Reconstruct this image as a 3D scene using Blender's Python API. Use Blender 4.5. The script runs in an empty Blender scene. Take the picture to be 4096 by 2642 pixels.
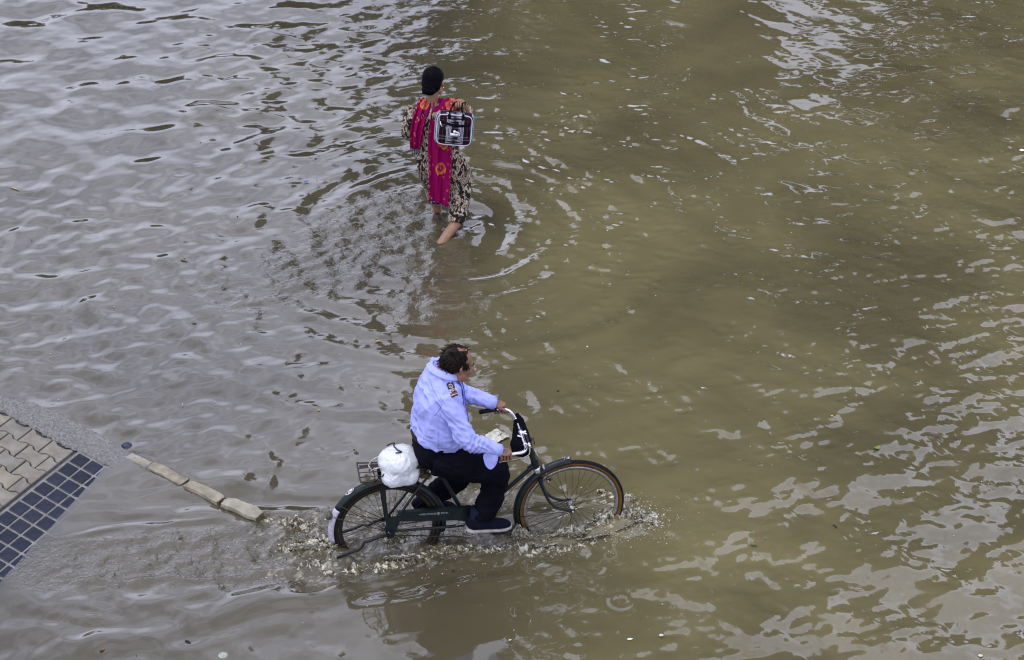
import bpy, bmesh, math, random
import numpy as np
from mathutils import Vector, Matrix, noise as mnoise

S = bpy.context.scene
COL = S.collection
PI = math.pi

# ------------------------------------------------------------------ camera
PITCH = math.radians(30.9)
CAM_H = 7.87
FPX = 8000.0                                   # focal length in photo pixels (4096 wide)
cam_d = bpy.data.cameras.new('camera')
cam_d.sensor_width = 36.0
cam_d.lens = 36.0 * FPX / 4096.0
cam_d.clip_start = 0.1
cam_d.clip_end = 1000.0
cam_d.dof.use_dof = True
cam_d.dof.focus_distance = 13.1
cam_d.dof.aperture_fstop = 7.0
cam = bpy.data.objects.new('camera', cam_d)
COL.objects.link(cam)
cam.location = (0, 0, CAM_H)
cam.rotation_euler = (PI / 2 - PITCH, 0, 0)
S.camera = cam

# ------------------------------------------------------------------ sky, sun, exposure
SUN_EL, SUN_AZ = math.radians(68), math.radians(-125)      # azimuth from +Y towards +X
world = bpy.data.worlds.new('World')
S.world = world
world.use_nodes = True
wn = world.node_tree
wn.nodes.clear()
wout = wn.nodes.new('ShaderNodeOutputWorld')
wbg = wn.nodes.new('ShaderNodeBackground')
wsky = wn.nodes.new('ShaderNodeTexSky')
wsky.sky_type = 'NISHITA'
wsky.sun_disc = False
wsky.sun_elevation = SUN_EL
wsky.sun_rotation = SUN_AZ
wtc = wn.nodes.new('ShaderNodeTexCoord')
wns = wn.nodes.new('ShaderNodeTexNoise')
wns.inputs['Scale'].default_value = 5.5
wns.inputs['Detail'].default_value = 3.0
wrp = wn.nodes.new('ShaderNodeValToRGB')
wrp.color_ramp.elements[0].position = 0.3
wrp.color_ramp.elements[0].color = (5.8, 6.0, 7.6, 1)
wrp.color_ramp.elements[1].position = 0.7
wrp.color_ramp.elements[1].color = (13.6, 13.9, 17.4, 1)
wmx = wn.nodes.new('ShaderNodeMix')
wmx.data_type = 'RGBA'
wmx.inputs[0].default_value = 0.85             # thick even overcast over the clear sky
wn.links.new(wtc.outputs['Generated'], wns.inputs['Vector'])
wn.links.new(wns.outputs['Fac'], wrp.inputs['Fac'])
wn.links.new(wsky.outputs['Color'], wmx.inputs[6])
wn.links.new(wrp.outputs['Color'], wmx.inputs[7])
# hazy overcast: brighter towards the horizon, evenly dimmer overhead
wsep = wn.nodes.new('ShaderNodeSeparateXYZ')
wgr = wn.nodes.new('ShaderNodeValToRGB')
for e_, pos, val in zip((wgr.color_ramp.elements[0], wgr.color_ramp.elements[1], wgr.color_ramp.elements.new(.45), wgr.color_ramp.elements.new(.70)), (.15, 1.0, .45, .70), (1.14, .62, .90, .80)):
    e_.position = pos; e_.color = (val, val, val, 1)
wmul = wn.nodes.new('ShaderNodeMix'); wmul.data_type = 'RGBA'; wmul.blend_type = 'MULTIPLY'; wmul.inputs[0].default_value = 1.0
wn.links.new(wtc.outputs['Generated'], wsep.inputs['Vector'])
wn.links.new(wsep.outputs['Z'], wgr.inputs['Fac'])
wn.links.new(wmx.outputs[2], wmul.inputs[6]); wn.links.new(wgr.outputs['Color'], wmul.inputs[7])
wn.links.new(wmul.outputs[2], wbg.inputs['Color'])
wbg.inputs['Strength'].default_value = 0.145
wn.links.new(wbg.outputs['Background'], wout.inputs['Surface'])

sun_d = bpy.data.lights.new('sun', 'SUN')
sun_d.energy = 1.5
sun_d.angle = math.radians(25)
sun_d.color = (1.0, 0.97, 0.92)
sun = bpy.data.objects.new('sun', sun_d)
COL.objects.link(sun)
sdir = Vector((math.sin(SUN_AZ) * math.cos(SUN_EL), math.cos(SUN_AZ) * math.cos(SUN_EL), math.sin(SUN_EL)))
sun.rotation_euler = sdir.to_track_quat('Z', 'Y').to_euler()

S.view_settings.view_transform = 'Standard'
S.view_settings.look = 'None'
S.view_settings.gamma = 1.0
S.view_settings.use_curve_mapping = False
S.view_settings.exposure = 0.0
S.cycles.filter_width = 1.15
S.cycles.max_bounces = 8
S.cycles.transparent_max_bounces = 12
S.cycles.caustics_reflective = False
S.cycles.caustics_refractive = False

# ------------------------------------------------------------------ helpers
CAMP = np.array([0, 0, CAM_H])
FWV = np.array([0, math.cos(PITCH), -math.sin(PITCH)])
UPV = np.array([0, math.sin(PITCH), math.cos(PITCH)])

def pt(x, y, z=0.0):
    """world point at height z (0 = water level) that the photo shows at photo pixel x, y"""
    r = FWV + np.array([1, 0, 0]) * (x - 2048) / FPX + UPV * (1321 - y) / FPX
    return CAMP + r * ((z - CAM_H) / r[2])

def tag(o, label=None, cat=None, group=None, kind=None):
    if label: o['label'] = label
    if cat: o['category'] = cat
    if group: o['group'] = group
    if kind: o['kind'] = kind
    return o

def empty(name, loc=(0, 0, 0), rz=0.0):
    o = bpy.data.objects.new(name, None)
    COL.objects.link(o)
    o.location = loc
    o.rotation_euler = (0, 0, rz)
    o.empty_display_size = 0.1
    return o

def mesh_obj(name, verts, faces, mat=None, parent=None, smooth=True):
    me = bpy.data.meshes.new(name)
    me.from_pydata([tuple(map(float, v)) for v in verts], [], [tuple(f) for f in faces])
    me.validate()
    me.update()
    if smooth:
        me.polygons.foreach_set('use_smooth', np.ones(len(me.polygons), dtype=bool))
    o = bpy.data.objects.new(name, me)
    COL.objects.link(o)
    if mat is not None:
        for m in (mat if isinstance(mat, (list, tuple)) else [mat]):
            me.materials.append(m)
    if parent is not None:
        o.parent = parent
    return o

def inst(src, parent, loc=None, rot=None):
    c = src.copy()
    COL.objects.link(c)
    c.parent = parent
    if loc is not None: c.location = loc
    if rot is not None: c.rotation_euler = rot
    return c

def unit(v):
    v = np.asarray(v, float)
    n = np.linalg.norm(v)
    return v / n if n > 1e-12 else v

class MB:
    """collects shapes; build() links them as ONE mesh object"""
    def __init__(self):
        self.v, self.f = [], []
    def add(self, vs, fs):
        b = len(self.v)
        self.v += [tuple(map(float, p)) for p in vs]
        self.f += [tuple(i + b for i in f) for f in fs]
        return self
    def box(self, c, s, rot=None):
        c = np.asarray(c, float)
        vs = []
        for i in range(8):
            p = np.array([(-.5, .5)[i & 1] * s[0], (-.5, .5)[i >> 1 & 1] * s[1], (-.5, .5)[i >> 2 & 1] * s[2]])
            if rot is not None: p = np.asarray(rot) @ p
            vs.append(c + p)
        return self.add(vs, [(0, 2, 3, 1), (4, 5, 7, 6), (0, 1, 5, 4), (2, 6, 7, 3), (0, 4, 6, 2), (1, 3, 7, 5)])
    def loft(self, path, rad, seg=10, up=None, cap=True, closed=False, power=2.0):
        """tube along path; rad = one radius, or one per point, or (ra, rb) per point (ra along the side axis, rb along 'up')"""
        P = [np.asarray(p, float) for p in path]
        n = len(P)
        if not hasattr(rad, '__len__'): rad = [rad] * n
        rad = [(r, r) if not hasattr(r, '__len__') else r for r in rad]
        vs, fs = [], []
        side0 = None
        for i, p in enumerate(P):
            if closed: t = unit(P[(i + 1) % n] - P[i - 1])
            elif i == 0: t = unit(P[1] - P[0])
            elif i == n - 1: t = unit(P[-1] - P[-2])
            else: t = unit(unit(P[i + 1] - p) + unit(p - P[i - 1]))
            if up is not None:
                side = np.cross(t, np.asarray(up, float))
                if np.linalg.norm(side) < 1e-4: side = side0 if side0 is not None else np.cross(t, [1, 0, .01])
            elif side0 is None:
                a = np.array([0, 0, 1.]) if abs(t[2]) < .9 else np.array([1., 0, 0])
                side = np.cross(t, a)
            else:
                side = side0 - t * (side0 @ t)
            side = unit(side)
            side0 = side
            u2 = unit(np.cross(side, t))
            for k in range(seg):
                a = 2 * PI * k / seg
                ca, sa = math.cos(a), math.sin(a)
                if power != 2.0:
                    ca = math.copysign(abs(ca) ** (2 / power), ca); sa = math.copysign(abs(sa) ** (2 / power), sa)
                vs.append(p + side * ca * rad[i][0] + u2 * sa * rad[i][1])
        m = n if closed else n - 1
        for i in range(m):
            for k in range(seg):
                a, b = i * seg + k, i * seg + (k + 1) % seg
                c, d = ((i + 1) % n) * seg + (k + 1) % seg, ((i + 1) % n) * seg + k
                fs.append((a, b, c, d))
        if cap and not closed:
            vs.append(P[0]); vs.append(P[-1])
            i0, i1 = len(vs) - 2, len(vs) - 1
            for k in range(seg):
                fs.append((i0, (k + 1) % seg, k))
                fs.append((i1, (n - 1) * seg + k, (n - 1) * seg + (k + 1) % seg))
        return self.add(vs, fs)
    def ball(self, c, r, seg=12, rings=8, rot=None):
        if not hasattr(r, '__len__'): r = (r, r, r)
        c = np.asarray(c, float)
        vs = [[0, 0, 1]]
        for i in range(1, rings):
            t = PI * i / rings
            for k in range(seg):
                a = 2 * PI * k / seg
                vs.append([math.sin(t) * math.cos(a), math.sin(t) * math.sin(a), math.cos(t)])
        vs.append([0, 0, -1])
        V = np.array(vs) * np.array(r)
        if rot is not None: V = V @ np.asarray(rot).T
        V = V + c
        fs = []
        for k in range(seg):
            fs.append((0, 1 + k, 1 + (k + 1) % seg))
            for i in range(rings - 2):
                a = 1 + i * seg
                fs.append((a + k, a + seg + k, a + seg + (k + 1) % seg, a + (k + 1) % seg))
            a = 1 + (rings - 2) * seg
            fs.append((a + k, len(vs) - 1, a + (k + 1) % seg))
        return self.add(V, fs)
    def prism(self, poly, ext, c0=(0, 0, 0)):
        """polygon of 3-D points extruded by vector ext"""
        n = len(poly)
        P = [np.asarray(p, float) + np.asarray(c0, float) for p in poly]
        e = np.asarray(ext, float)
        return self.add(P + [p + e for p in P],
                        [tuple(range(n - 1, -1, -1)), tuple(range(n, 2 * n))] +
                        [(i, (i + 1) % n, n + (i + 1) % n, n + i) for i in range(n)])
    def build(self, name, mat, parent=None, smooth=True):
        return mesh_obj(name, self.v, self.f, mat, parent, smooth)

def autosmooth(o, deg=35):
    """sharp edges stay sharp while the rest is smooth"""
    bm = bmesh.new()
    bm.from_mesh(o.data)
    lim = math.radians(deg)
    for e in bm.edges:
        if len(e.link_faces) == 2 and e.calc_face_angle(0) > lim:
            e.smooth = False
    bm.to_mesh(o.data)
    bm.free()
    return o

def catmull(pts, n=6):
    P = [np.asarray(p, float) for p in pts]
    Q = [2 * P[0] - P[1]] + P + [2 * P[-1] - P[-2]]
    out = []
    for i in range(1, len(Q) - 2):
        for k in range(n):
            t = k / n
            a, b, c, d = Q[i - 1], Q[i], Q[i + 1], Q[i + 2]
            out.append(.5 * ((2 * b) + (-a + c) * t + (2 * a - 5 * b + 4 * c - d) * t * t + (-a + 3 * b - 3 * c + d) * t ** 3))
    out.append(P[-1])
    return out

def remeshed(mb, voxel, smooth_it=4, factor=.5):
    """the closed shapes of mb fused into one continuous skin; returns (verts, faces) as arrays"""
    me = bpy.data.meshes.new('tmp')
    me.from_pydata(mb.v, [], mb.f)
    me.update()
    bm = bmesh.new(); bm.from_mesh(me)
    bmesh.ops.recalc_face_normals(bm, faces=bm.faces)
    bm.to_mesh(me); bm.free()
    o = bpy.data.objects.new('tmp', me)
    COL.objects.link(o)
    m = o.modifiers.new('r', 'REMESH'); m.mode = 'VOXEL'; m.voxel_size = voxel
    if smooth_it:
        s = o.modifiers.new('s', 'SMOOTH'); s.factor = factor; s.iterations = smooth_it
    dg = bpy.context.evaluated_depsgraph_get()
    ev = o.evaluated_get(dg)
    m2 = bpy.data.meshes.new_from_object(ev)
    V = np.empty(len(m2.vertices) * 3); m2.vertices.foreach_get('co', V)
    N = np.empty(len(m2.vertices) * 3); m2.vertices.foreach_get('normal', N)
    F = [tuple(p.vertices) for p in m2.polygons]
    bpy.data.objects.remove(o); bpy.data.meshes.remove(me); bpy.data.meshes.remove(m2)
    return V.reshape(-1, 3), N.reshape(-1, 3), F

def vnoise(P, scale, seed=0.0):
    """smooth noise -1..1 at points P"""
    off = Vector((seed * 13.7, seed * 7.3, seed * 3.1))
    return np.array([mnoise.noise(Vector(p) * scale + off) for p in P])

# ------------------------------------------------------------------ materials
def new_mat(name):
    m = bpy.data.materials.new(name)
    m.use_nodes = True
    return m, m.node_tree, m.node_tree.nodes['Principled BSDF']

def M(name, col, rough=.5, metal=0.0, var=0.0, scale=20.0, bump=0.0, bscale=80.0, spec=None, col2=None, sheen=0.0):
    """principled material with a little noise in colour, roughness and relief"""
    m, t, p = new_mat(name)
    p.inputs['Base Color'].default_value = (*col, 1)
    p.inputs['Roughness'].default_value = rough
    p.inputs['Metallic'].default_value = metal
    if spec is not None: p.inputs['Specular IOR Level'].default_value = spec
    if sheen: p.inputs['Sheen Weight'].default_value = sheen
    tc = t.nodes.new('ShaderNodeTexCoord')
    if var or col2:
        n = t.nodes.new('ShaderNodeTexNoise')
        n.inputs['Scale'].default_value = scale
        n.inputs['Detail'].default_value = 5
        r = t.nodes.new('ShaderNodeValToRGB')
        r.color_ramp.elements[0].position = .35
        r.color_ramp.elements[1].position = .68
        c2 = col2 or tuple(min(1, c * (1 + var)) for c in col)
        c1 = col if col2 else tuple(c * (1 - var) for c in col)
        r.color_ramp.elements[0].color = (*c1, 1)
        r.color_ramp.elements[1].color = (*c2, 1)
        t.links.new(tc.outputs['Object'], n.inputs['Vector'])
        t.links.new(n.outputs['Fac'], r.inputs['Fac'])
        t.links.new(r.outputs['Color'], p.inputs['Base Color'])
    if bump:
        n = t.nodes.new('ShaderNodeTexNoise')
        n.inputs['Scale'].default_value = bscale
        n.inputs['Detail'].default_value = 4
        b = t.nodes.new('ShaderNodeBump')
        b.inputs['Strength'].default_value = bump
        b.inputs['Distance'].default_value = .01
        t.links.new(tc.outputs['Object'], n.inputs['Vector'])
        t.links.new(n.outputs['Fac'], b.inputs['Height'])
        t.links.new(b.outputs['Normal'], p.inputs['Normal'])
    return m

def attr_mat(name, attr, rough=.7, bump=0.0, bscale=200.0):
    m, t, p = new_mat(name)
    a = t.nodes.new('ShaderNodeAttribute'); a.attribute_name = attr
    t.links.new(a.outputs['Color'], p.inputs['Base Color'])
    p.inputs['Roughness'].default_value = rough
    if bump:
        tc = t.nodes.new('ShaderNodeTexCoord')
        n = t.nodes.new('ShaderNodeTexNoise'); n.inputs['Scale'].default_value = bscale
        b = t.nodes.new('ShaderNodeBump'); b.inputs['Strength'].default_value = bump; b.inputs['Distance'].default_value = .01
        t.links.new(tc.outputs['Object'], n.inputs['Vector'])
        t.links.new(n.outputs['Fac'], b.inputs['Height'])
        t.links.new(b.outputs['Normal'], p.inputs['Normal'])
    return m

def set_color(o, name, rgb):
    a = o.data.attributes.new(name, 'FLOAT_COLOR', 'POINT')
    c = np.ones((len(o.data.vertices), 4), dtype=np.float32)
    c[:, :3] = rgb
    a.data.foreach_set('color', c.ravel())

def set_float(o, name, vals):
    a = o.data.attributes.new(name, 'FLOAT', 'POINT')
    a.data.foreach_set('value', np.asarray(vals, dtype=np.float32).ravel())
# ================================================================== THE SETTING
ROAD_Z = -0.18
rng = np.random.default_rng(7)
random.seed(7)

# pavement plane: slopes down to the right into the water
PW0 = np.array([-2.827, 11.283, 0.0])
PN2 = np.array([-0.945, 0.327, 0.0])
PSL = math.tan(math.radians(10))
T0 = np.array([-2.97504, 11.35313, 0.02875])
TA = np.array([-0.058192, -0.116206, 0.002994])       # one tile along the band
TB = np.array([0.097797, -0.05736, -0.019604])        # one tile across the band, downhill
TN = unit(np.cross(TB, TA)); TN = TN if TN[2] > 0 else -TN

def pav(s, t, h=0.0):
    return T0 + TA * s + TB * t + TN * h
_inv = np.linalg.inv(np.stack([TA[:2], TB[:2]], 1))
def pav_st(x, y):
    d = np.stack([x - T0[0], y - T0[1]], 0)
    return np.tensordot(_inv, d, axes=(1, 0))
def pav_z(x, y):
    return PSL * ((x - PW0[0]) * PN2[0] + (y - PW0[1]) * PN2[1])
def apron_edge(t):
    """outer edge (in tile units) of the pavement corner"""
    return np.interp(t, [-14, -7.5, -5.65, -2.5, -.5, 1.9, 9], [-.1, -1.26, -2.05, -2.33, -2.31, -2.27, -2.6])

# kerb stones: start, end (top far edge), top height, width
KERB = [((-2.475, 11.373), (-2.640, 11.500), .0, .075, 'cream'),
        ((-2.462, 11.368), (-2.190, 11.157), .016, .085, 'cream'),
        ((-2.178, 11.135), (-1.915, 10.935), .026, .085, 'cream'),
        ((-1.897, 10.915), (-1.635, 10.742), .040, .092, 'pale')]

def kerb_z(x, y):
    z = np.full(x.shape, ROAD_Z)
    for a, b, h, w, _ in KERB:
        a, b = np.array(a), np.array(b)
        d = b - a; L = np.linalg.norm(d); d /= L
        n = np.array([d[1], -d[0]])
        if n[1] > 0: n = -n
        u = (x - a[0]) * d[0] + (y - a[1]) * d[1]
        v = (x - a[0]) * n[0] + (y - a[1]) * n[1]
        z = np.where((u > 0) & (u < L) & (v > 0) & (v < w), h, z)
    return z

def bed_z(x, y):
    s, t = pav_st(x, y)
    inside = (s > apron_edge(t)) & (t < 9)
    z = np.where(inside, pav_z(x, y), ROAD_Z)
    return np.maximum(np.maximum(z, kerb_z(x, y)), ROAD_Z)

# ---- road bed under the flood
m_road = M('asphalt', (.05, .048, .044), .9, var=.3, scale=6)
tag(mesh_obj('road', [(-200, -60, ROAD_Z), (200, -60, ROAD_Z), (200, 320, ROAD_Z), (-200, 320, ROAD_Z)], [(0, 1, 2, 3)], m_road),
    'asphalt road lying under the muddy flood water', kind='structure')

# ---- pavement corner
m_conc = M('rough_concrete', (.135, .13, .125), .95, col2=(.25, .245, .235), scale=60, bump=1.0, bscale=90)
m_grout = M('cement_grout', (.19, .185, .175), .95, var=.25, scale=30, bump=.5, bscale=150)
m_joint = M('dirty_joint', (.065, .065, .068), .95, var=.3, scale=25)
m_kerb_cream = M('cream_kerb_paint', (.18, .16, .115), .9, col2=(.33, .30, .225), scale=11, bump=.5, bscale=60)
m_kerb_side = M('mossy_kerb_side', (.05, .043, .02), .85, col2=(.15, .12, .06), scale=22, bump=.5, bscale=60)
m_blue = M('blue_kerb_paint', (.018, .028, .055), .6, var=.3, scale=20)

poly = []
for t in np.linspace(-14, 9, 40):
    poly.append(pav(float(apron_edge(t)), t, -.016))
poly.append(pav(24, 9, -.016)); poly.append(pav(24, -14, -.016))
slab = MB().prism([p for p in poly], (0, 0, -.5)).build('pavement', m_joint, smooth=False)
tag(slab, 'raised paved corner with grey pavers and blue tiles sloping into the flood', kind='structure')

# cement bed of the tile band (grout shows between the tiles)
g = MB()
g.prism([pav(-.62, -.62, -.003), pav(24, -.62, -.003), pav(24, 6.6, -.003), pav(-.62, 6.6, -.003)], -TN * .011)
g.build('cement_bed', m_grout, slab, smooth=False)
# rough concrete apron, a lumpy strip
NS, NT = 34, 200
tt = np.linspace(-13.9, 8.9, NT)
vs, fs = [], []
for i, t in enumerate(tt):
    so = float(apron_edge(t)) - .03
    si = -.42 if t < -.75 else -.60
    si += .05 * math.sin(t * 7.3) + .04 * math.sin(t * 17.1)
    for k in range(NS):
        q = k / (NS - 1)
        s = so + (si - so) * q
        p = pav(s, t)
        h = .012 + .010 * mnoise.noise(Vector(p) * 14) + .008 * mnoise.noise(Vector(p) * 45) + .006 * mnoise.noise(Vector(p) * 110)
        if k == 0: h -= .03
        if k == 0: p = p + TA / np.linalg.norm(TA) * -.012 * (1 + mnoise.noise(Vector(p) * 9))
        if k in (NS - 1,): h -= .02
        vs.append(p + TN * h)
for i in range(NT - 1):
    for k in range(NS - 1):
        a = i * NS + k
        fs.append((a, a + NS, a + NS + 1, a + 1))
b0 = len(vs)
for i in range(NT): vs.append(np.array(vs[i * NS]) - np.array([0, 0, .35]))
for i in range(NT - 1): fs.append((i * NS, b0 + i, b0 + i + 1, (i + 1) * NS))
mesh_obj('concrete_border', vs, fs, m_conc, slab)

# interlocking pavers
pav_cols = [M('grey_paver', (0.173, 0.155, 0.120), .9, col2=(0.245, 0.228, 0.193), scale=11, bump=.25, bscale=160),
            M('cool_grey_paver', (0.157, 0.143, 0.118), .9, col2=(0.224, 0.212, 0.189), scale=11, bump=.25, bscale=160),
            M('warm_paver', (0.192, 0.169, 0.120), .9, col2=(0.274, 0.249, 0.193), scale=11, bump=.25, bscale=160),
            M('ochre_paver', (0.222, 0.170, 0.109), .9, col2=(0.315, 0.252, 0.175), scale=11, bump=.25, bscale=160)]
ochre = {(3, 1)}
def paver(s0, s1, t0, t1, mat, half=False):
    g1, g2 = .035, .045
    am = .10
    if not half:
        prof = [(0, -am), (.12, -am), (.30, am * .9), (.70, am * .9), (.88, -am), (1, -am)]
    else:
        prof = [(0, -am), (.25, -am), (.62, am * .9), (1, am * .9)]
    top = [(s0 + d + g1, t0 + g2 + (t1 - t0 - 2 * g2) * q) for q, d in prof]
    bot = [(s1 - d - g1, t0 + g2 + (t1 - t0 - 2 * g2) * q) for q, d in reversed(prof)]
    ring = top + bot
    tilt = (random.uniform(-.002, .002), random.uniform(-.002, .002), random.uniform(-.002, .002))
    cs = sum(p[0] for p in ring) / len(ring); ct = sum(p[1] for p in ring) / len(ring)
    def P(s, t, h): return pav(s, t, h + tilt[0] + tilt[1] * (s - cs) + tilt[2] * (t - ct))
    n = len(ring)
    v = [P(s, t, -.015) for s, t in ring] + [P(s, t, -.001) for s, t in ring] + \
        [P(cs + (s - cs) * .955, ct + (t - ct) * .965, .003) for s, t in ring]
    f = [tuple(range(2 * n, 3 * n))]
    for L in (0, n):
        f += [(L + i, L + (i + 1) % n, L + n + (i + 1) % n, L + n + i) for i in range(n)]
    mesh_obj('paver', v, f, mat, slab, smooth=False)
for r in range(0, 9):
    s0 = -.30 + 1.13 * r
    s1 = s0 + 1.13
    if r % 2 == 1:
        paver(s0, s1, -1.60, -.80, pav_cols[0 if r == 1 else 1], half=True)
    start = -.80 if r % 2 == 0 else -1.60
    for k in range(0, 7):
        m = pav_cols[3] if (r, k) in ochre else pav_cols[[1, 0, 0, 2, 0, 0, 2][(r * 2 + k * 3) % 7]]
        if r == 0: m = pav_cols[[0, 0, 1, 2, 0, 1, 2][k]]
        paver(s0, s1, start - 1.62 * (k + 1), start - 1.62 * k, m)

# glazed blue tiles
m_tile = []
for c in ((.010, .014, .029), (.014, .018, .034), (.008, .011, .023)):
    m_tile.append(M('glazed_blue_tile', c, .25, var=.35, scale=18, bump=.08, bscale=30, spec=.28))
tile_src = []
for mt in m_tile:
    b = MB()
    ring = []
    hw, r_ = .43, .05
    for cx, cy, a0 in ((hw - r_, hw - r_, 0), (-hw + r_, hw - r_, 90), (-hw + r_, -hw + r_, 180), (hw - r_, -hw + r_, 270)):
        for a in (0, 45, 90):
            ring.append((cx + r_ * math.cos(math.radians(a0 + a)), cy + r_ * math.sin(math.radians(a0 + a))))
    n = len(ring)
    L = lambda s, t, h: TA * s + TB * t + TN * h
    v = [L(s, t, -.006) for s, t in ring] + [L(s, t, .001) for s, t in ring] + [L(s * .95, t * .95, .003) for s, t in ring]
    f = [tuple(range(2 * n, 3 * n))]
    for q in (0, n): f += [(q + i, q + (i + 1) % n, q + n + (i + 1) % n, q + n + i) for i in range(n)]
    b.add(v, f)
    tile_src.append(b)
tile_obj = [None, None, None]
for i in range(0, 16):
    for j in range(0, 5):
        k = random.randrange(3)
        loc = pav(i, j, random.uniform(-.0008, .0008))
        if tile_obj[k] is None:
            tile_obj[k] = tile_src[k].build('tile', m_tile[k], slab, smooth=False)
            tile_obj[k].location = loc
        else:
            inst(tile_obj[k], slab, loc, (random.uniform(-.012, .012), random.uniform(-.012, .012), 0))

# kerb of painted stones
kerb = tag(empty('kerb', (-2.1, 11.1, ROAD_Z)), 'line of cream painted kerb stones just clear of the water', kind='structure')
kinv = Vector((-2.1, 11.1, ROAD_Z))
def kerb_stone(a, b, h, w, kind, seed):
    a, b = np.array([*a, 0.]), np.array([*b, 0.])
    d = b - a; L = np.linalg.norm(d); d /= L
    n = np.array([d[1], -d[0], 0]); n = -n if n[1] > 0 else n
    NU, NV, NZ = 22, 8, 7
    vs, fs, mi = [], [], []
    idx = {}
    def P(u, v, z):
        key = (u, v, z)
        if key in idx: return idx[key]
        uu, vv, zz = u / NU, v / NV, z / NZ
        p = a + d * (L * uu) + n * (w * vv) + np.array([0, 0, h - .2 * (1 - zz)])
        # worn corners
        eu = min(uu, 1 - uu) * L; ev = min(vv, 1 - vv) * w; ez = (1 - zz) * .2
        r = .010
        for e1, e2 in ((eu, ez), (ev, ez), (eu, ev)):
            if e1 < r and e2 < r:
                c = np.array([0, 0, h - .1]) + a + d * L / 2 + n * w / 2
                p = p + (c - p) * .03 * (1 - max(e1, e2) / r)
        q = Vector(p + seed * 3.1)
        amp = .010
        off = mnoise.noise(q * 9) * amp * .8 + mnoise.noise(q * 26) * .007 + mnoise.noise(q * 70) * .005
        p = p + np.array([mnoise.noise(q * 8 + Vector((5, 0, 0))) * .008, mnoise.noise(q * 8 + Vector((0, 5, 0))) * .010, off * (1 if zz > .6 else .5)])
        if seed == 3: p = p - n * .018 * math.sin(uu * PI) * (vv < .5)
        if seed == 2: p = p - n * .012 * math.sin((uu) * PI) + n * .0
        idx[key] = len(vs); vs.append(p - np.array(kinv)); return idx[key]
    for i in range(NU):
        for j in range(NV):
            fs.append((P(i, j, NZ), P(i + 1, j, NZ), P(i + 1, j + 1, NZ), P(i, j + 1, NZ))); mi.append(0)
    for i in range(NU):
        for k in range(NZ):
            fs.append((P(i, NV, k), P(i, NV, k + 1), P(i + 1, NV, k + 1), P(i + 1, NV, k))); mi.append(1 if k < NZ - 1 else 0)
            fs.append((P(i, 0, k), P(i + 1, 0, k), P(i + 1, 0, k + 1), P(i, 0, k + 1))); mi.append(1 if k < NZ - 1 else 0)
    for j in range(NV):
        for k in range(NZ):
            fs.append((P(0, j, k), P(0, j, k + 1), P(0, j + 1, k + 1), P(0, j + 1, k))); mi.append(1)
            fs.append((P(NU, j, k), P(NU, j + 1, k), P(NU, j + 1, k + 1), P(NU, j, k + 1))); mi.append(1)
    top = m_kerb_cream if kind == 'cream' else M('pale_kerb_paint', (.19, .18, .135), .9, col2=(.34, .32, .245), scale=11, bump=.5, bscale=60)
    o = mesh_obj('kerb_stone', vs, fs, [top, m_kerb_side], kerb)
    o.data.polygons.foreach_set('material_index', mi)
    bm = bmesh.new(); bm.from_mesh(o.data); bmesh.ops.recalc_face_normals(bm, faces=bm.faces); bm.to_mesh(o.data); bm.free()
    autosmooth(o, 24)
    return o
for i, (a, b, h, w, kind) in enumerate(KERB):
    kerb_stone(a, b, h, w, kind, i)
kb = MB(); c = pt(508, 1787, -.012) - np.array(kinv)
vv = []
kb.ball(c, (.042, .034, .03), 10, 6)
bl = kb.build('painted_kerb_end', m_blue, kerb)
bl['label'] = 'small dark blue painted end of the kerb under the water'

# ================================================================== FLOOD WATER
def project(P):
    d = P - CAMP
    w = d @ FWV
    return 2048 + FPX * d[:, 0] / w, 1321 - FPX * (d @ UPV) / w

STEP = .0165
def axis(lo, hi, far_lo, far_hi):
    core = np.arange(lo, hi, STEP)
    def tail(d):
        out, s, x = [], STEP * 1.25, 0
        while x < d:
            x += s; out.append(x); s *= 1.30
        return np.array(out)
    return np.concatenate([(core[0] - tail(core[0] - far_lo))[::-1], core, core[-1] + tail(far_hi - core[-1])])
xs = axis(-5.9, 5.9, -150, 150)
ys = axis(9.0, 20.4, -40, 250)
NX, NY = len(xs), len(ys)
X, Y = np.meshgrid(xs, ys)
X, Y = X.ravel(), Y.ravel()
PX, PY = project(np.stack([X, Y, np.zeros_like(X)], 1))
near = (X > -8) & (X < 8) & (Y > 7.5) & (Y < 24)
PXn = np.where(near, PX, -9999.0); PYn = np.where(near, PY, -9999.0)

def waves(lam, n, seed, spread=2 * PI, heading=0.0, band=.35, XX=None, YY=None):
    """a random sea of n plane waves around wavelength lam, unit rms slope"""
    r = np.random.default_rng(seed)
    XX = X if XX is None else XX; YY = Y if YY is None else YY
    z = np.zeros_like(XX)
    for i in range(n):
        a = heading + (r.random() - .5) * spread
        L = lam * math.exp(r.normal() * band)
        k = 2 * PI / L
        z += np.sin(k * (math.cos(a) * XX + math.sin(a) * YY) + r.random() * 2 * PI) / k
    return z / math.sqrt(n / 2)

def soft(d, r0, r1):
    """1 inside r0, 0 outside r1"""
    q = np.clip((r1 - d) / (r1 - r0), 0, 1)
    return q * q * (3 - 2 * q)

def spot(cx, cy, rx, ry, soft0=.3):
    d = np.hypot((PXn - cx) / rx, (PYn - cy) / ry)
    return soft(d, soft0, 1.0)

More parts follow.
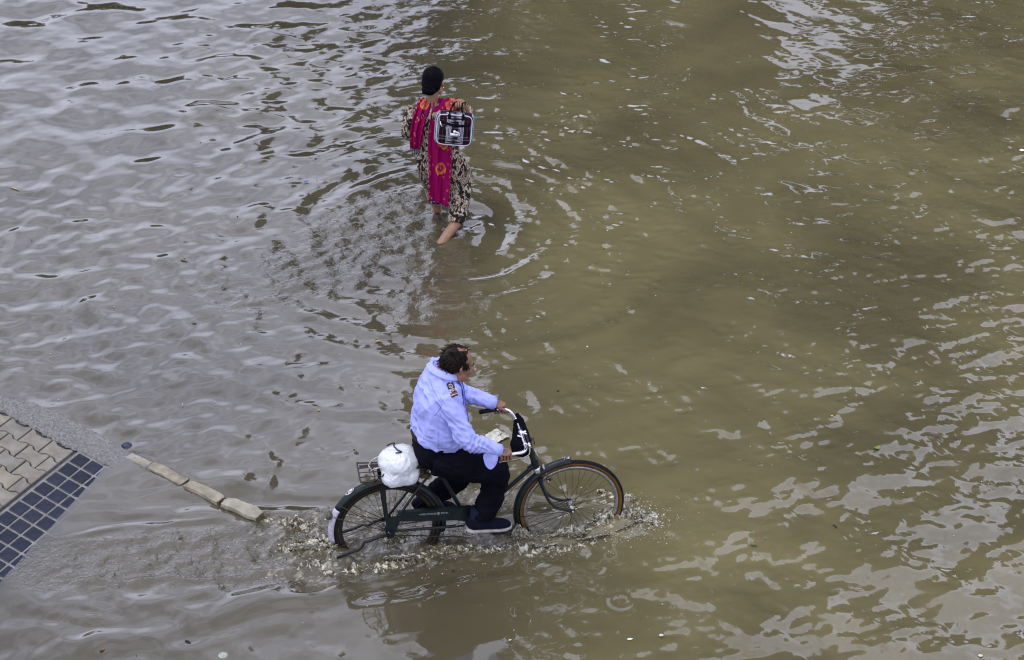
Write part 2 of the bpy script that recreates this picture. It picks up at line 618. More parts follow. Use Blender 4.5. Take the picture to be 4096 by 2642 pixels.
def strip(pts):
    """mask along a polyline of (photo x, photo y, half width in photo y)"""
    m = np.zeros_like(X)
    for (x0, y0, r0), (x1, y1, r1) in zip(pts[:-1], pts[1:]):
        dx, dy = x1 - x0, (y1 - y0)
        q = np.clip(((PXn - x0) * dx + (PYn - y0) * dy) / (dx * dx + dy * dy), 0, 1)
        d = np.hypot((PXn - x0 - q * dx) * .75, PYn - y0 - q * dy) / (r0 + (r1 - r0) * q)
        m = np.maximum(m, soft(d, .45, 1.0))
    return m

def patch(lam, seed, lo, hi):
    z = waves(lam, 24, seed) * 2 * PI / lam
    return soft(-z, -hi, -lo)

depth0 = -bed_z(X, Y)
calm = np.clip(depth0 / .10, .05, 1)

# masks in the water
wake = strip([(2420, 2100, 40), (2250, 2130, 65), (1900, 2170, 100), (1500, 2205, 140), (1150, 2220, 165), (700, 2235, 165), (150, 2270, 130)])
kerbwake = strip([(1040, 2080, 30), (1200, 2100, 60), (1400, 2080, 90), (1750, 2010, 80), (2080, 2000, 60)])
wfan = np.maximum.reduce([spot(1560, 880, 260, 150), spot(1400, 980, 300, 190), spot(1230, 1090, 280, 150), spot(1700, 1010, 230, 200), .6 * spot(1000, 1180, 420, 130), .7 * spot(1750, 1210, 330, 110)])
left = soft(PXn - 1500 + (PYn - 600) * .1, -500, 300) * near
upleft = left * soft(PYn, 450, 950)
upmid = spot(1150, 330, 800, 560, .2)
rightlow = soft(-(PXn - 2500) - (PYn - 1500) * .6, -900, 200) * near
right = 1 - left
smoothzone = .55 * spot(2050, 2520, 900, 300) + spot(1780, 1130, 230, 230) + spot(1480, 2440, 600, 110) * .7 + .6 * spot(3000, 150, 700, 260)

Z = np.zeros_like(X)
Z += .016 * waves(.85, 24, 1)
Z += upleft * (.070 * waves(.66, 34, 2, band=.35) + .036 * waves(.33, 26, 3, band=.4))
Z += upmid * (.065 * waves(.42, 34, 13, band=.3) + .045 * waves(.20, 26, 14))
Z += left * (1 - upleft) * (.055 * waves(.42, 24, 4, spread=1.6, heading=2.0, band=.45) + .050 * waves(.34, 30, 45, band=.4) + .045 * waves(.17, 30, 5, band=.4))
pr = patch(.7, 11, -.1, .9)
Z += right * (.022 + .030 * rightlow) * waves(.55, 26, 6) + right * rightlow * (.050 * waves(.26, 26, 61) + .048 * waves(.11, 26, 62))
Z += right * pr * (.045 * waves(.30, 30, 7) + .035 * waves(.13, 26, 8))
Z += right * patch(.5, 12, .1, 1.0) * .085 * waves(.13, 26, 9)
Z += right * spot(2450, 760, 900, 620) * patch(.5, 70, .0, 1.0) * .125 * waves(.15, 26, 71)
Z *= (1 - np.clip(smoothzone, 0, .85))
# chop left by the woman's steps and by the bicycle
turb = waves(.10, 46, 20, band=.45) * .6 + waves(.055, 40, 21, band=.25) * .5
turb2 = waves(.20, 30, 22)
clump = .45 + .55 * patch(.22, 23, -.6, .8)
Z = Z * (1 - .6 * np.maximum(wake, wfan))
Z += wfan * (.26 * turb * clump + .12 * turb2)
Z += wake * (.28 * turb * clump + .11 * turb2) + kerbwake * (.26 * turb * clump + .10 * turb2)
# rings round the woman's legs
for (cx, cy, amp, lam, dec) in ((1790, 935, .20, .27, 1.7), (1755, 860, .15, .37, 2.1)):
    c = pt(cx, cy)
    r = np.hypot(X - c[0], Y - c[1])
    Z += near * amp * lam / (2 * PI) * np.sin(2 * PI * r / lam + .8 * waves(.9, 10, 31) * 2) * np.exp(-r / dec) * soft(-r, -.25, -.08) * (1 - wfan * .5)
# bow waves of the bicycle: two long ridges trailing from the front wheel
BO = np.array([-.80138, 10.39760]); BA = math.radians(10.705)
BU = np.array([math.cos(BA), math.sin(BA)]); BV = np.array([math.sin(BA), -math.cos(BA)])
bu = (X - BO[0]) * BU[0] + (Y - BO[1]) * BU[1]
bv = (X - BO[0]) * BV[0] + (Y - BO[1]) * BV[1]
behind = 1.55 - bu
for sgn, slope in ((1, .17), (-1, .20)):
    line = slope * np.clip(behind, 0, None) + .05
    d = bv * sgn - line
    env = np.exp(-(d / .22) ** 2) * np.clip(behind / .5, 0, 1) * np.exp(-np.clip(behind - 1, 0, None) / 2.8)
    Z += near * .016 * env * np.cos(2 * PI * d / .30 + .8 * waves(.9, 10, 33) * 4)
# the sharp lips that bound the wake
for pts_, hh, ww in (([(200, 2160), (450, 2115), (700, 2092), (1000, 2088), (1080, 2105)], .013, 13), ([(240, 2185), (500, 2160), (800, 2175)], .007, 11),
                     ([(330, 2335), (700, 2330), (1000, 2312), (1250, 2272), (1400, 2250)], .014, 14), ([(0, 2300), (160, 2390), (420, 2425), (760, 2400), (1150, 2350)], .016, 30),
                     ([(0, 2370), (200, 2450), (480, 2480), (900, 2440), (1350, 2380)], .018, 38), ([(0, 2480), (300, 2560), (700, 2530), (1200, 2440)], .018, 48),
                     ([(1050, 1760), (1090, 1850), (1060, 1960)], .004, 12)):
    dm = np.full_like(X, 1e9)
    for (x0, y0), (x1, y1) in zip(pts_[:-1], pts_[1:]):
        dx, dy = x1 - x0, y1 - y0
        q = np.clip(((PXn - x0) * dx + (PYn - y0) * dy) / (dx * dx + dy * dy), 0, 1)
        dd = np.hypot((PXn - x0 - q * dx) * .6, PYn - y0 - q * dy) * np.sign(PYn - y0 - q * dy + 1e-6)
        dm = np.where(np.abs(dd) < np.abs(dm), dd, dm)
    dm = dm + 6 * waves(.35, 12, int(hh * 1e4)) * 2 * PI / .35
    Z += near * hh * np.exp(-(dm / ww) ** 2)
# humps of water thrown up beside the wheels, trough round the tyres
for (u0, v0, su, sv_, hh) in ((1.36, -.13, .17, .055, .075), (1.10, .10, .10, .06, .03), (-.42, -.10, .11, .05, .06), (-.30, .10, .12, .06, .03), (.62, -.16, .25, .06, .03), (1.52, .03, .12, .09, .060), (.90, .05, .07, .07, .05), (-.33, .03, .09, .08, .070), (.22, .02, .10, .06, .02)):
    Z += near * hh * np.exp(-((bu - u0) / su) ** 2 - ((bv - v0) / sv_) ** 2)
# little rain rings and drips
for k in range(60):
    cx, cy = random.uniform(1500, 4000), random.uniform(700, 2600)
    if k < 14: cx, cy = random.uniform(2150, 2750), random.uniform(2180, 2420)
    if k > 45: cx, cy = random.uniform(300, 1600), random.uniform(100, 700)
    c = pt(cx, cy)
    r = np.hypot(X - c[0], Y - c[1])
    lam = random.uniform(.04, .07); R = random.uniform(.02, .08)
    Z += near * random.uniform(.08, .2) * lam / (2 * PI) * np.cos(2 * PI * (r - R) / lam) * np.exp(-((r - R) / lam) ** 2 * 1.5)
Z *= calm
farf = np.exp(-np.clip(np.hypot(np.clip(np.abs(X) - 6, 0, None), np.clip(Y - 20.4, 0, None) + np.clip(9 - Y, 0, None)), 0, None) / .8)
Z *= farf

idx = np.arange(NX * NY).reshape(NY, NX)
quads = np.stack([idx[:-1, :-1], idx[:-1, 1:], idx[1:, 1:], idx[1:, :-1]], -1).reshape(-1, 4)
me = bpy.data.meshes.new('water')
me.vertices.add(NX * NY)
me.vertices.foreach_set('co', np.stack([X, Y, Z], 1).astype(np.float32).ravel())
me.loops.add(quads.size); me.loops.foreach_set('vertex_index', quads.astype(np.int32).ravel())
me.polygons.add(len(quads)); me.polygons.foreach_set('loop_start', np.arange(0, quads.size, 4, dtype=np.int32))
me.polygons.foreach_set('loop_total', np.full(len(quads), 4, dtype=np.int32))
me.update(calc_edges=True)
me.polygons.foreach_set('use_smooth', np.ones(len(quads), dtype=bool))
water = bpy.data.objects.new('water', me); COL.objects.link(water)
tag(water, 'muddy brown flood water covering the road', kind='structure')
bzz = bed_z(X, Y)
set_float(water, 'murk', 1 - np.exp(-np.clip(Z - bzz, 0, None) / .0085))
fo1 = np.abs(waves(.09, 30, 40) * 2 * PI / .09); fo2 = np.abs(waves(.16, 30, 41) * 2 * PI / .16)
vein = np.clip(1 - fo1 / .35, 0, 1) * np.clip(1 - fo2 / .9, 0, 1)
foam = np.clip(vein * np.maximum(wake * soft(np.abs(PXn - 1700), 400, 1000), kerbwake) * 1.1, 0, .8)
set_float(water, 'foam', np.clip(foam, 0, 1))
set_float(water, 'sheen_to_mud', np.clip(soft(-(X + .12 * waves(1.5, 12, 50) * 2 * PI / 1.5 * .6), -.9, 1.3), 0, 1))
set_float(water, 'chop', np.clip(.8 * wake + kerbwake + .55 * wfan, 0, 1))

def water_material(name, ior=2.1):
    m, t, p = new_mat(name)
    t.nodes.remove(p)
    out = t.nodes['Material Output']
    N = t.nodes.new
    geo = N('ShaderNodeNewGeometry')
    # suspended silt: slow clouds of lighter and darker mud
    n1 = N('ShaderNodeTexNoise'); n1.inputs['Scale'].default_value = .55; n1.inputs['Detail'].default_value = 6; n1.inputs['Distortion'].default_value = .6
    r1 = N('ShaderNodeValToRGB')
    r1.color_ramp.elements[0].position = .34; r1.color_ramp.elements[0].color = (.098, .085, .043, 1)
    r1.color_ramp.elements[1].position = .66; r1.color_ramp.elements[1].color = (.166, .144, .070, 1)
    t.links.new(geo.outputs['Position'], n1.inputs['Vector']); t.links.new(n1.outputs['Fac'], r1.inputs['Fac'])
    # left: base colour greyed to imitate sky reflection; right: stirred-up olive mud
    ag = N('ShaderNodeAttribute'); ag.attribute_name = 'sheen_to_mud'
    r0 = N('ShaderNodeValToRGB')
    r0.color_ramp.elements[0].position = .34; r0.color_ramp.elements[0].color = (.057, .050, .031, 1)
    r0.color_ramp.elements[1].position = .66; r0.color_ramp.elements[1].color = (.082, .072, .043, 1)
    t.links.new(n1.outputs['Fac'], r0.inputs['Fac'])
    ms = N('ShaderNodeMix'); ms.data_type = 'RGBA'
    t.links.new(ag.outputs['Fac'], ms.inputs[0]); t.links.new(r0.outputs['Color'], ms.inputs[6]); t.links.new(r1.outputs['Color'], ms.inputs[7])
    af = N('ShaderNodeAttribute'); af.attribute_name = 'foam'
    mx = N('ShaderNodeMix'); mx.data_type = 'RGBA'; mx.inputs[7].default_value = (.42, .37, .25, 1)
    t.links.new(af.outputs['Fac'], mx.inputs[0]); t.links.new(ms.outputs[2], mx.inputs[6])
    # fine chop
    ac = N('ShaderNodeAttribute'); ac.attribute_name = 'chop'
    n2 = N('ShaderNodeTexNoise'); n2.inputs['Scale'].default_value = 24; n2.inputs['Detail'].default_value = 4; n2.inputs['Distortion'].default_value = .8
    t.links.new(geo.outputs['Position'], n2.inputs['Vector'])
    ma = N('ShaderNodeMath'); ma.operation = 'MULTIPLY_ADD'; ma.inputs[1].default_value = .8; ma.inputs[2].default_value = .012
    t.links.new(ac.outputs['Fac'], ma.inputs[0])
    bp = N('ShaderNodeBump'); bp.inputs['Distance'].default_value = .016
    t.links.new(ma.outputs[0], bp.inputs['Strength']); t.links.new(n2.outputs['Fac'], bp.inputs['Height'])
    lw_ = N('ShaderNodeLayerWeight'); lw_.inputs['Blend'].default_value = .5
    t.links.new(bp.outputs['Normal'], lw_.inputs['Normal'])
    pw = N('ShaderNodeMath'); pw.operation = 'POWER'; pw.inputs[1].default_value = 1.7
    t.links.new(lw_.outputs['Facing'], pw.inputs[0])
    fr = N('ShaderNodeMath'); fr.operation = 'MULTIPLY_ADD'; fr.inputs[1].default_value = .60; fr.inputs[2].default_value = .035
    t.links.new(pw.outputs[0], fr.inputs[0])
    di = N('ShaderNodeBsdfDiffuse'); tr = N('ShaderNodeBsdfTransparent'); gl = N('ShaderNodeBsdfGlossy')
    gl.inputs['Roughness'].default_value = .03
    t.links.new(mx.outputs[2], di.inputs['Color'])
    t.links.new(bp.outputs['Normal'], gl.inputs['Normal'])
    am = N('ShaderNodeAttribute'); am.attribute_name = 'murk'
    m1 = N('ShaderNodeMixShader'); m2 = N('ShaderNodeMixShader')
    t.links.new(am.outputs['Fac'], m1.inputs[0]); t.links.new(tr.outputs[0], m1.inputs[1]); t.links.new(di.outputs[0], m1.inputs[2])
    t.links.new(fr.outputs[0], m2.inputs[0]); t.links.new(m1.outputs[0], m2.inputs[1]); t.links.new(gl.outputs[0], m2.inputs[2])
    t.links.new(m2.outputs[0], out.inputs['Surface'])
    return m
m_water = water_material('muddy_water')
me.materials.append(m_water)

# ================================================================== TREES BEYOND THE FLOODED ROAD (out of view, shapes invented to match the reflections)
m_leaf = M('leaf_green', (.018, .026, .010), .6, col2=(.035, .045, .016), scale=1.5)
m_bark = M('bark', (.05, .04, .03), .95, var=.3, scale=8, bump=.6, bscale=20)
def tree(x, y, h, r, trunk_h, seed, label, nleaf=5200, squash=1.0):
    rr = np.random.default_rng(seed)
    t = tag(empty('tree', (x, y, ROAD_Z)), label, 'tree', 'unseen trees shaped for the reflections')
    b = MB()
    top = h * .8
    path = [(0, 0, 0), (.1 * rr.normal(), .1 * rr.normal(), trunk_h * .5), (.25 * rr.normal(), .25 * rr.normal(), trunk_h), (.4 * rr.normal(), .4 * rr.normal(), top)]
    b.loft(catmull(path, 4), [.04 * h * (1 - .8 * i / 12) for i in range(13)], 10)
    lobes = []
    nl = 15
    for k in range(nl):
        a = rr.random() * 2 * PI; q = rr.random()
        zz = trunk_h + (h - trunk_h) * (.08 + .84 * q)
        w = r * math.sqrt(max(.05, 1 - (2 * q - .9) ** 2 * .8)) * .62 * squash
        c = np.array([math.cos(a) * w * rr.uniform(.4, 1), math.sin(a) * w * rr.uniform(.4, 1), zz])
        lobes.append((c, r * rr.uniform(.30, .46)))
        b.loft(catmull([(0, 0, trunk_h * rr.uniform(.7, 1.05)), c * np.array([.4, .4, 1]) - np.array([0, 0, .1 * h]), c], 3), [.10 * h / 6 * (1 - .11 * i) for i in range(7)], 6)
    b.build('trunk', m_bark, t)
    lw = np.array([l[1] ** 2 for l in lobes]); lw /= lw.sum()
    ch = rr.choice(nl, nleaf, p=lw)
    d = rr.normal(size=(nleaf, 3)); d /= np.linalg.norm(d, axis=1)[:, None]
    rad = np.array([lobes[c][1] for c in ch]) * (rr.random(nleaf) ** .4)
    P = np.array([lobes[c][0] for c in ch]) + d * rad[:, None] * np.array([1, 1, .8])
    u = rr.normal(size=(nleaf, 3)); u /= np.linalg.norm(u, axis=1)[:, None]
    w = np.cross(u, rr.normal(size=(nleaf, 3))); w /= np.linalg.norm(w, axis=1)[:, None]
    s = (rr.uniform(.16, .34, nleaf) * (h / 10) ** .5)[:, None]
    V = np.stack([P - u * s - w * s * .1, P + w * s * .55, P + u * s, P - w * s * .55], 1).reshape(-1, 3)
    F = np.arange(nleaf * 4).reshape(-1, 4)
    mesh_obj('crown', V, F.tolist(), m_leaf, t, smooth=False)
    return t
tree(3.6, 33.0, 23.5, 7.0, 4.0, 3, 'tallest dark spreading tree mirrored in the middle of the flood', 7600)
tree(9.8, 34.0, 14.4, 5.0, 2.6, 5, 'broad dark tree right of the tallest one beyond the road', 7500)
tree(14.5, 35.0, 11.5, 4.6, 2.5, 8, 'dark tree at the right end of the row beyond the road', 5000)
tree(1.0, 36.5, 21.5, 4.6, 2.6, 13, 'slimmer dark tree left of the tallest one beyond the road', 4600)
tree(7.9, 41, 8.6, 3.6, 1.2, 31, 'unseen low dark bush added to darken the reflection between the tallest and broad trees', 3600)  # bush added to close a bright sky gap in the reflection
for k, (x, y, h, r) in enumerate([(-4.5, 40, 6.6, 3.0), (-9, 41, 5.6, 3.2), (-14.5, 42, 6.2, 3.4), (-20, 43, 5.4, 3.0)]):
    tree(x, y, h, r, 1.4, 20 + k, ['low bushy tree next to the slim tree', 'low rounded bushy tree second in the low row', 'low wide bushy tree third in the low row', 'low bushy tree at the far left end of the row'][k], 3200)
# ================================================================== BICYCLE
BIKE_LOC = (float(BO[0]), float(BO[1]), ROAD_Z)
def B(u, v, z):
    """bicycle space (u forward from rear hub, v to the rider's right, z above the water) to the root's local space"""
    return np.array([u, -v, z - ROAD_Z])

m_green = M('dark_green_paint', (.0035, .0085, .010), .4, col2=(.011, .018, .019), scale=16, bump=.15, bscale=90, spec=.3)
m_rust = M('worn_dark_steel', (.035, .028, .022), .55, col2=(.06, .042, .03), scale=40, metal=.4)
m_chrome = M('chrome', (.75, .75, .77), .14, metal=1.0, var=.1, scale=30)
m_dullsteel = M('dull_steel', (.38, .37, .35), .38, metal=.9, var=.3, scale=60)
m_rubber = M('black_rubber', (.008, .008, .010), .75, var=.3, scale=40, spec=.2)
m_amber = M('amber_tyre_wall', (.165, .080, .018), .75, col2=(.11, .054, .015), scale=30, spec=.2)
m_mudrub = M('muddy_rubber', (.012, .010, .009), .75, col2=(.028, .022, .015), scale=20, spec=.2)
m_spoke = M('dark_spoke', (.02, .018, .016), .5, spec=.3)
m_black = M('black_plastic', (.006, .006, .008), .45, spec=.3)
m_leather = M('black_leather', (.006, .006, .007), .55, bump=.2, spec=.2)
m_brown = M('brown_leather', (.06, .035, .018), .7, var=.3)
m_white = M('white_paint', (.42, .41, .49), .5, var=.2, scale=60)
m_sticker = M('white_sticker', (.60, .58, .58), .4)
m_red = M('smoked_reflector', (.06, .05, .035), .2)
m_letter = M('pale_lettering', (.36, .36, .36), .5)

bike = empty('bicycle', BIKE_LOC, BA)
tag(bike, 'dark green roadster bicycle with rod brakes being ridden through the flood', 'bicycle')
HUB_Z = .175
R_T = .355
def tubeb(pts, r, name, mat, parent=bike, seg=10, smooth=True, **k):
    return MB().loft([B(*p) for p in pts], r, seg, **k).build(name, mat, parent, smooth)

def wheel(uc, wall, seed):
    w = empty('wheel')
    w.parent = bike
    w.location = B(uc, 0, HUB_Z)
    w.rotation_euler = (0, seed, 0)
    def ring(R, prof, name, mat, seg=72, tread=False):
        vs, fs = [], []
        n = len(prof)
        for i in range(seg):
            a = 2 * PI * i / seg
            for dr, y in prof:
                vs.append((math.cos(a) * (R + dr), y, math.sin(a) * (R + dr)))
        for i in range(seg):
            for k in range(n):
                fs.append((i * n + k, ((i + 1) % seg) * n + k, ((i + 1) % seg) * n + (k + 1) % n, i * n + (k + 1) % n))
        o = mesh_obj(name, vs, fs, mat, w)
        bm = bmesh.new(); bm.from_mesh(o.data); bmesh.ops.recalc_face_normals(bm, faces=bm.faces); bm.to_mesh(o.data); bm.free()
        return o
    prof = [(.018 * math.cos(t), .0175 * math.sin(t)) for t in np.linspace(0, 2 * PI, 14, endpoint=False)]
    ty = ring(R_T - .019, prof, 'tyre', [wall, m_rubber])
    ty.data.polygons.foreach_set('material_index', [1 if math.hypot(q.center[0], q.center[2]) > R_T - .0125 else 0 for q in ty.data.polygons])
    # tread blocks proud of the tyre
    tb = MB()
    nb = 150
    for i in range(nb):
        a = 2 * PI * i / nb
        ca, sa = math.cos(a), math.sin(a)
        rot = np.array([[ca, 0, -sa], [0, 1, 0], [sa, 0, ca]])
        for y in (-.0095, 0, .0095):
            aa = a + (PI / nb if y == 0 else 0)
            ca2, sa2 = math.cos(aa), math.sin(aa)
            rot2 = np.array([[ca2, 0, -sa2], [0, 1, 0], [sa2, 0, ca2]])
            rr_ = R_T - .0015 - (.0028 if y else 0)
            tb.box((ca2 * rr_, y, sa2 * rr_), (.006, .0085, .0085), rot2)
    tb.build('tread', m_rubber, ty, smooth=False)
    ring(.300, [(-.006, -.012), (.012, -.016), (.016, -.015), (.016, .015), (.012, .016), (-.006, .012), (-.009, 0)], 'rim', m_dullsteel if wall is m_amber else m_mudrub)
    hb = MB()
    hb.loft([(0, -.05, 0), (0, -.034, 0), (0, -.032, 0), (0, -.020, 0), (0, .020, 0), (0, .032, 0), (0, .034, 0), (0, .05, 0)],
            [.010, .012, .024, .015, .015, .024, .012, .010], 14)
    hb.loft([(0, -.078, 0), (0, .078, 0)], .005, 8)
    for s in (-1, 1): hb.loft([(0, s * .064, 0), (0, s * .073, 0)], .009, 6)
    hb.build('hub', m_dullsteel, w)
    src = None
    N = 36
    for i in range(N):
        a = 2 * PI * i / N
        s = 1 if i % 2 else -1
        cross = (.75 if (i // 2) % 2 else -.75)
        if src is None:
            L = 1.0
            p0 = np.array([.022 * math.cos(cross), .030, .022 * math.sin(cross)])
            p1 = np.array([.296, .002, 0])
            src = {}
        key = (s, cross)
        if key not in src:
            p0 = np.array([.022 * math.cos(cross), s * .031, .022 * math.sin(cross)])
            p1 = np.array([.296, s * .003, 0])
            o = MB().loft([p0, p1], .00135, 4).build('spoke', m_spoke, w)
            src[key] = o
            o.rotation_euler = (0, -a, 0)
        else:
            inst(src[key], w, rot=(0, -a, 0))
    return w
wheel(0.0, m_mudrub, .07)
wheel(1.206, m_amber, .02)

# ---- frame
BBP = (.53, 0, .14)
HT, HL = (.928, 0, .665), (.972, 0, .515)
fr = MB()
def T(a, b, r): fr.loft([B(*a), B(*b)], r, 12)
ST = (.318, 0, .615)
T(BBP, ST, .0142)
T((.936, 0, .635), (.322, 0, .600), .013)
T((.967, 0, .535), BBP, .0148)
T(HL, HT, .0185)
fr.loft([B(.53, -.038, .14), B(.53, .038, .14)], .022, 14)
for s in (-1, 1):
    fr.loft([B(*p) for p in [(.515, s * .03, .14), (.40, s * .045, .150), (.12, s * .058, .170), (0, s * .062, .175)]], [.011, .0105, .009, .008], 10)
    fr.loft([B(*p) for p in [(.318, s * .022, .600), (.22, s * .045, .505), (0, s * .062, .19)]], .0085, 10)
    fr.prism([B(-.02, s * .062, .20), B(.03, s * .062, .21), B(.035, s * .062, .15), B(-.015, s * .062, .14)], B(0, s * .006, ROAD_Z))
    # wide flat stays from the hub up to the carrier
    fr.prism([B(-.045, s * .082, .575), B(-.012, s * .082, .575), B(-.008, s * .070, .42), B(.012, s * .068, .17), B(-.010, s * .068, .17), B(-.034, s * .070, .42)], B(0, s * .004, ROAD_Z))
# lugs
for p, q, r in (((.960, 0, .56), (.972, 0, .515), .0235), ((.928, 0, .665), (.940, 0, .625), .0235), ((.925, 0, .503), (.955, 0, .527), .0205), ((.330, 0, .575), (.316, 0, .622), .0190)):
    fr.loft([B(*p), B(*q)], r, 12)
autosmooth(fr.build('frame', m_green, bike), 40)
hs = MB()
hs.loft([B(.9725, 0, .512), B(.9745, 0, .505), B(.982, 0, .478), B(.984, 0, .470)], [.026, .0275, .0275, .024], 16)
hs.build('headset', m_chrome, bike)
MB().loft([B(.926, 0, .672), B(.924, 0, .682)], [.025, .022], 16).build('headset', m_chrome, bike)

# ---- fork
fk = MB()
fk.loft([B(.983, 0, .472), B(1.000, 0, .425)], [.024, .022], 14)
fk.loft([B(.998, -.048, .418), B(.997, 0, .436), B(.998, .048, .418)], [.016, .019, .016], 10)
for s in (-1, 1):
    fk.loft(catmull([B(.992, s * .046, .432), B(1.020, s * .048, .345), B(1.052, s * .05, .268), B(1.105, s * .053, .212), B(1.165, s * .056, .186), B(1.206, s * .058, .176)], 5),
            [(.0125 - .006 * i / 25, .016 - .008 * i / 25) for i in range(26)], 10, up=(0, 1, 0))
    fk.prism([B(1.190, s * .056, .19), B(1.222, s * .056, .185), B(1.218, s * .056, .163), B(1.192, s * .056, .168)], B(0, s * .006, ROAD_Z))
autosmooth(fk.build('fork', m_green, bike), 40)

# ---- mudguards: arched strip with rolled edges, given real thickness
def mudguard(uc, a0, a1, name, mat, R=.376, half=.027, n=44):
    prof = [(-1.06, -.016), (-1.0, -.006), (-.75, .006), (-.35, .014), (0, .017), (.35, .014), (.75, .006), (1.0, -.006), (1.06, -.016)]
    vs, fs = [], []
    m = len(prof)
    for i in range(n + 1):
        a = math.radians(a0 + (a1 - a0) * i / n)
        for w, h in prof:
            r = R + h - .010
            vs.append(B(uc + r * math.cos(a), w * half, HUB_Z + r * math.sin(a)))
    for i in range(n):
        for k in range(m - 1):
            fs.append((i * m + k, (i + 1) * m + k, (i + 1) * m + k + 1, i * m + k + 1))
    o = mesh_obj(name, vs, fs, mat, bike)
    sd = o.modifiers.new('thick', 'SOLIDIFY'); sd.thickness = .002; sd.offset = 0
    return o
mg_r = mudguard(0, -12, 150, 'mudguard', m_green)
mg_e = mudguard(0, 150, 190, 'mudguard_end', m_white, n=14)
mg_e['label'] = 'white painted tail of the rear mudguard'
mg_f = mudguard(1.206, 91, 208, 'mudguard', m_green, n=36)
for s in (-1, 1):   # mudguard wire stays
    for uc, ang in ((0, 143), (0, 158), (0, 196), (1.206, 200), (1.206, 183)):
        a = math.radians(ang)
        MB().loft([B(uc, s * .064, .177), B(uc + .372 * math.cos(a), s * .034, HUB_Z + .372 * math.sin(a))], .0024, 6).build('mudguard_stay', m_rust, bike)
# chipped paint at the tip of the front mudguard
ch = MB()
for k in range(7):
    a = math.radians(random.uniform(92, 99)); y = random.uniform(-.014, .012)
    c = B(1.206 + .3865 * math.cos(a), y, HUB_Z + .3865 * math.sin(a))
    ch.ball(c, (random.uniform(.004, .009), random.uniform(.003, .006), .0018), 7, 4)
ch.build('chipped_paint', m_white, bike)
# reflector and oval sticker on the rear mudguard
a = math.radians(142 + 18); rf = MB()
def radial(a, r, v=0.0): return B(r * math.cos(a), v, HUB_Z + r * math.sin(a))
rf.loft([radial(a, .380), radial(a, .398), radial(a, .408), radial(a, .412)], [.026, .030, .028, .018], 18)
rf.build('reflector', m_red, bike)
sk = MB(); a = math.radians(126)
for (r0, lift, mt) in ((1.0, .0015, 0), ):
    pass
def on_guard(ang, v): return radial(math.radians(ang), .3865 - .010 * (abs(v) / .031) ** 2, v)
def guard_oval(ca, hw, ha, lift, name, mat, parent):
    vs, fs = [], []
    for i in range(24):
        t = 2 * PI * i / 24
        aa, v = ca + ha * math.cos(t), hw * math.sin(t) + .006
        p = on_guard(aa, v); c = radial(math.radians(aa), 1.0, 0) - B(0, 0, HUB_Z)
        vs.append(p + unit(radial(math.radians(aa), 1, 0) - B(0, 0, HUB_Z)) * lift)
    vs.append(np.mean(vs, axis=0) + unit(radial(math.radians(ca), 1, 0) - B(0, 0, HUB_Z)) * .001)
    for i in range(24): fs.append((i, (i + 1) % 24, 24))
    o = mesh_obj(name, vs, fs, mat, parent)
    sd = o.modifiers.new('thick', 'SOLIDIFY'); sd.thickness = .0008
    return o
s1 = guard_oval(127, .017, 5.2, .0018, 'sticker', m_sticker, bike)
guard_oval(125.2, .0125, 2.6, .0034, 'sticker_ring', m_black, s1)
guard_oval(125.2, .0105, 2.1, .0048, 'sticker_centre', m_sticker, s1)
guard_oval(129.6, .009, 1.0, .0034, 'sticker_mark', m_rust, s1)

# ---- chain guard with lettering, chainwheel, chain, cranks, pedals
cg = MB()
cgp = [(.055, .300), (.075, .318), (.54, .295), (.60, .262), (.61, .20), (.585, .165), (.44, .205), (.075, .245), (.05, .262)]
cg.prism([B(u, .056, z) for u, z in cgp], B(0, .004, ROAD_Z))
cg.prism([B(.06, .040, .318), B(.06, .068, .318), B(.54, .068, .296), B(.54, .040, .296)], B(0, 0, .004 + ROAD_Z))
cg.prism([B(-.03, .066, .21), B(.02, .066, .30), B(.085, .066, .29), B(.05, .066, .19), B(.03, .066, .125), B(-.01, .066, .13)], B(0, .004, ROAD_Z))
cgo = autosmooth(cg.build('chain_guard', m_green, bike), 30)

def text_mesh(s, size, name, mat, parent, origin, ex, ey, depth=.0008, font_scale_x=1.0):
    cu = bpy.data.curves.new('txt', 'FONT'); cu.body = s; cu.size = size; cu.extrude = depth
    cu.align_x = 'CENTER'; cu.align_y = 'CENTER'
    o = bpy.data.objects.new('txt', cu); COL.objects.link(o)
    dg = bpy.context.evaluated_depsgraph_get()
    me_ = bpy.data.meshes.new_from_object(o.evaluated_get(dg))
    bpy.data.objects.remove(o)
    ex, ey = unit(ex), unit(ey); ez = np.cross(ex, ey)
    for v in me_.vertices:
        p = np.asarray(origin) + ex * v.co.x * font_scale_x + ey * v.co.y + ez * v.co.z
        v.co = Vector(p)
    me_.name = name
    r = bpy.data.objects.new(name, me_); COL.objects.link(r); me_.materials.append(mat); r.parent = parent
    return r
ex = B(1, 0, -.055 + ROAD_Z); ey = B(.055, 0, 1 + ROAD_Z)
text_mesh('HERO CYCLES', .0170, 'lettering', m_letter, cgo, B(.255, .0612, .280), ex, ey)
text_mesh('ROYAL', .0155, 'lettering', m_letter, cgo, B(.365, .0612, .275), ex, ey)
em = MB(); c0 = B(.323, .0612, .277)
ringp = [c0 + unit(ex) * .009 * math.cos(t) + unit(ey) * .009 * math.sin(t) for t in np.linspace(0, 2 * PI, 16, endpoint=False)]
em.loft(ringp, .0013, 5, closed=True)
em.box(c0, (.012, .0015, .002)); em.box(c0, (.002, .0017, .012))
em.build('lettering', m_letter, cgo)

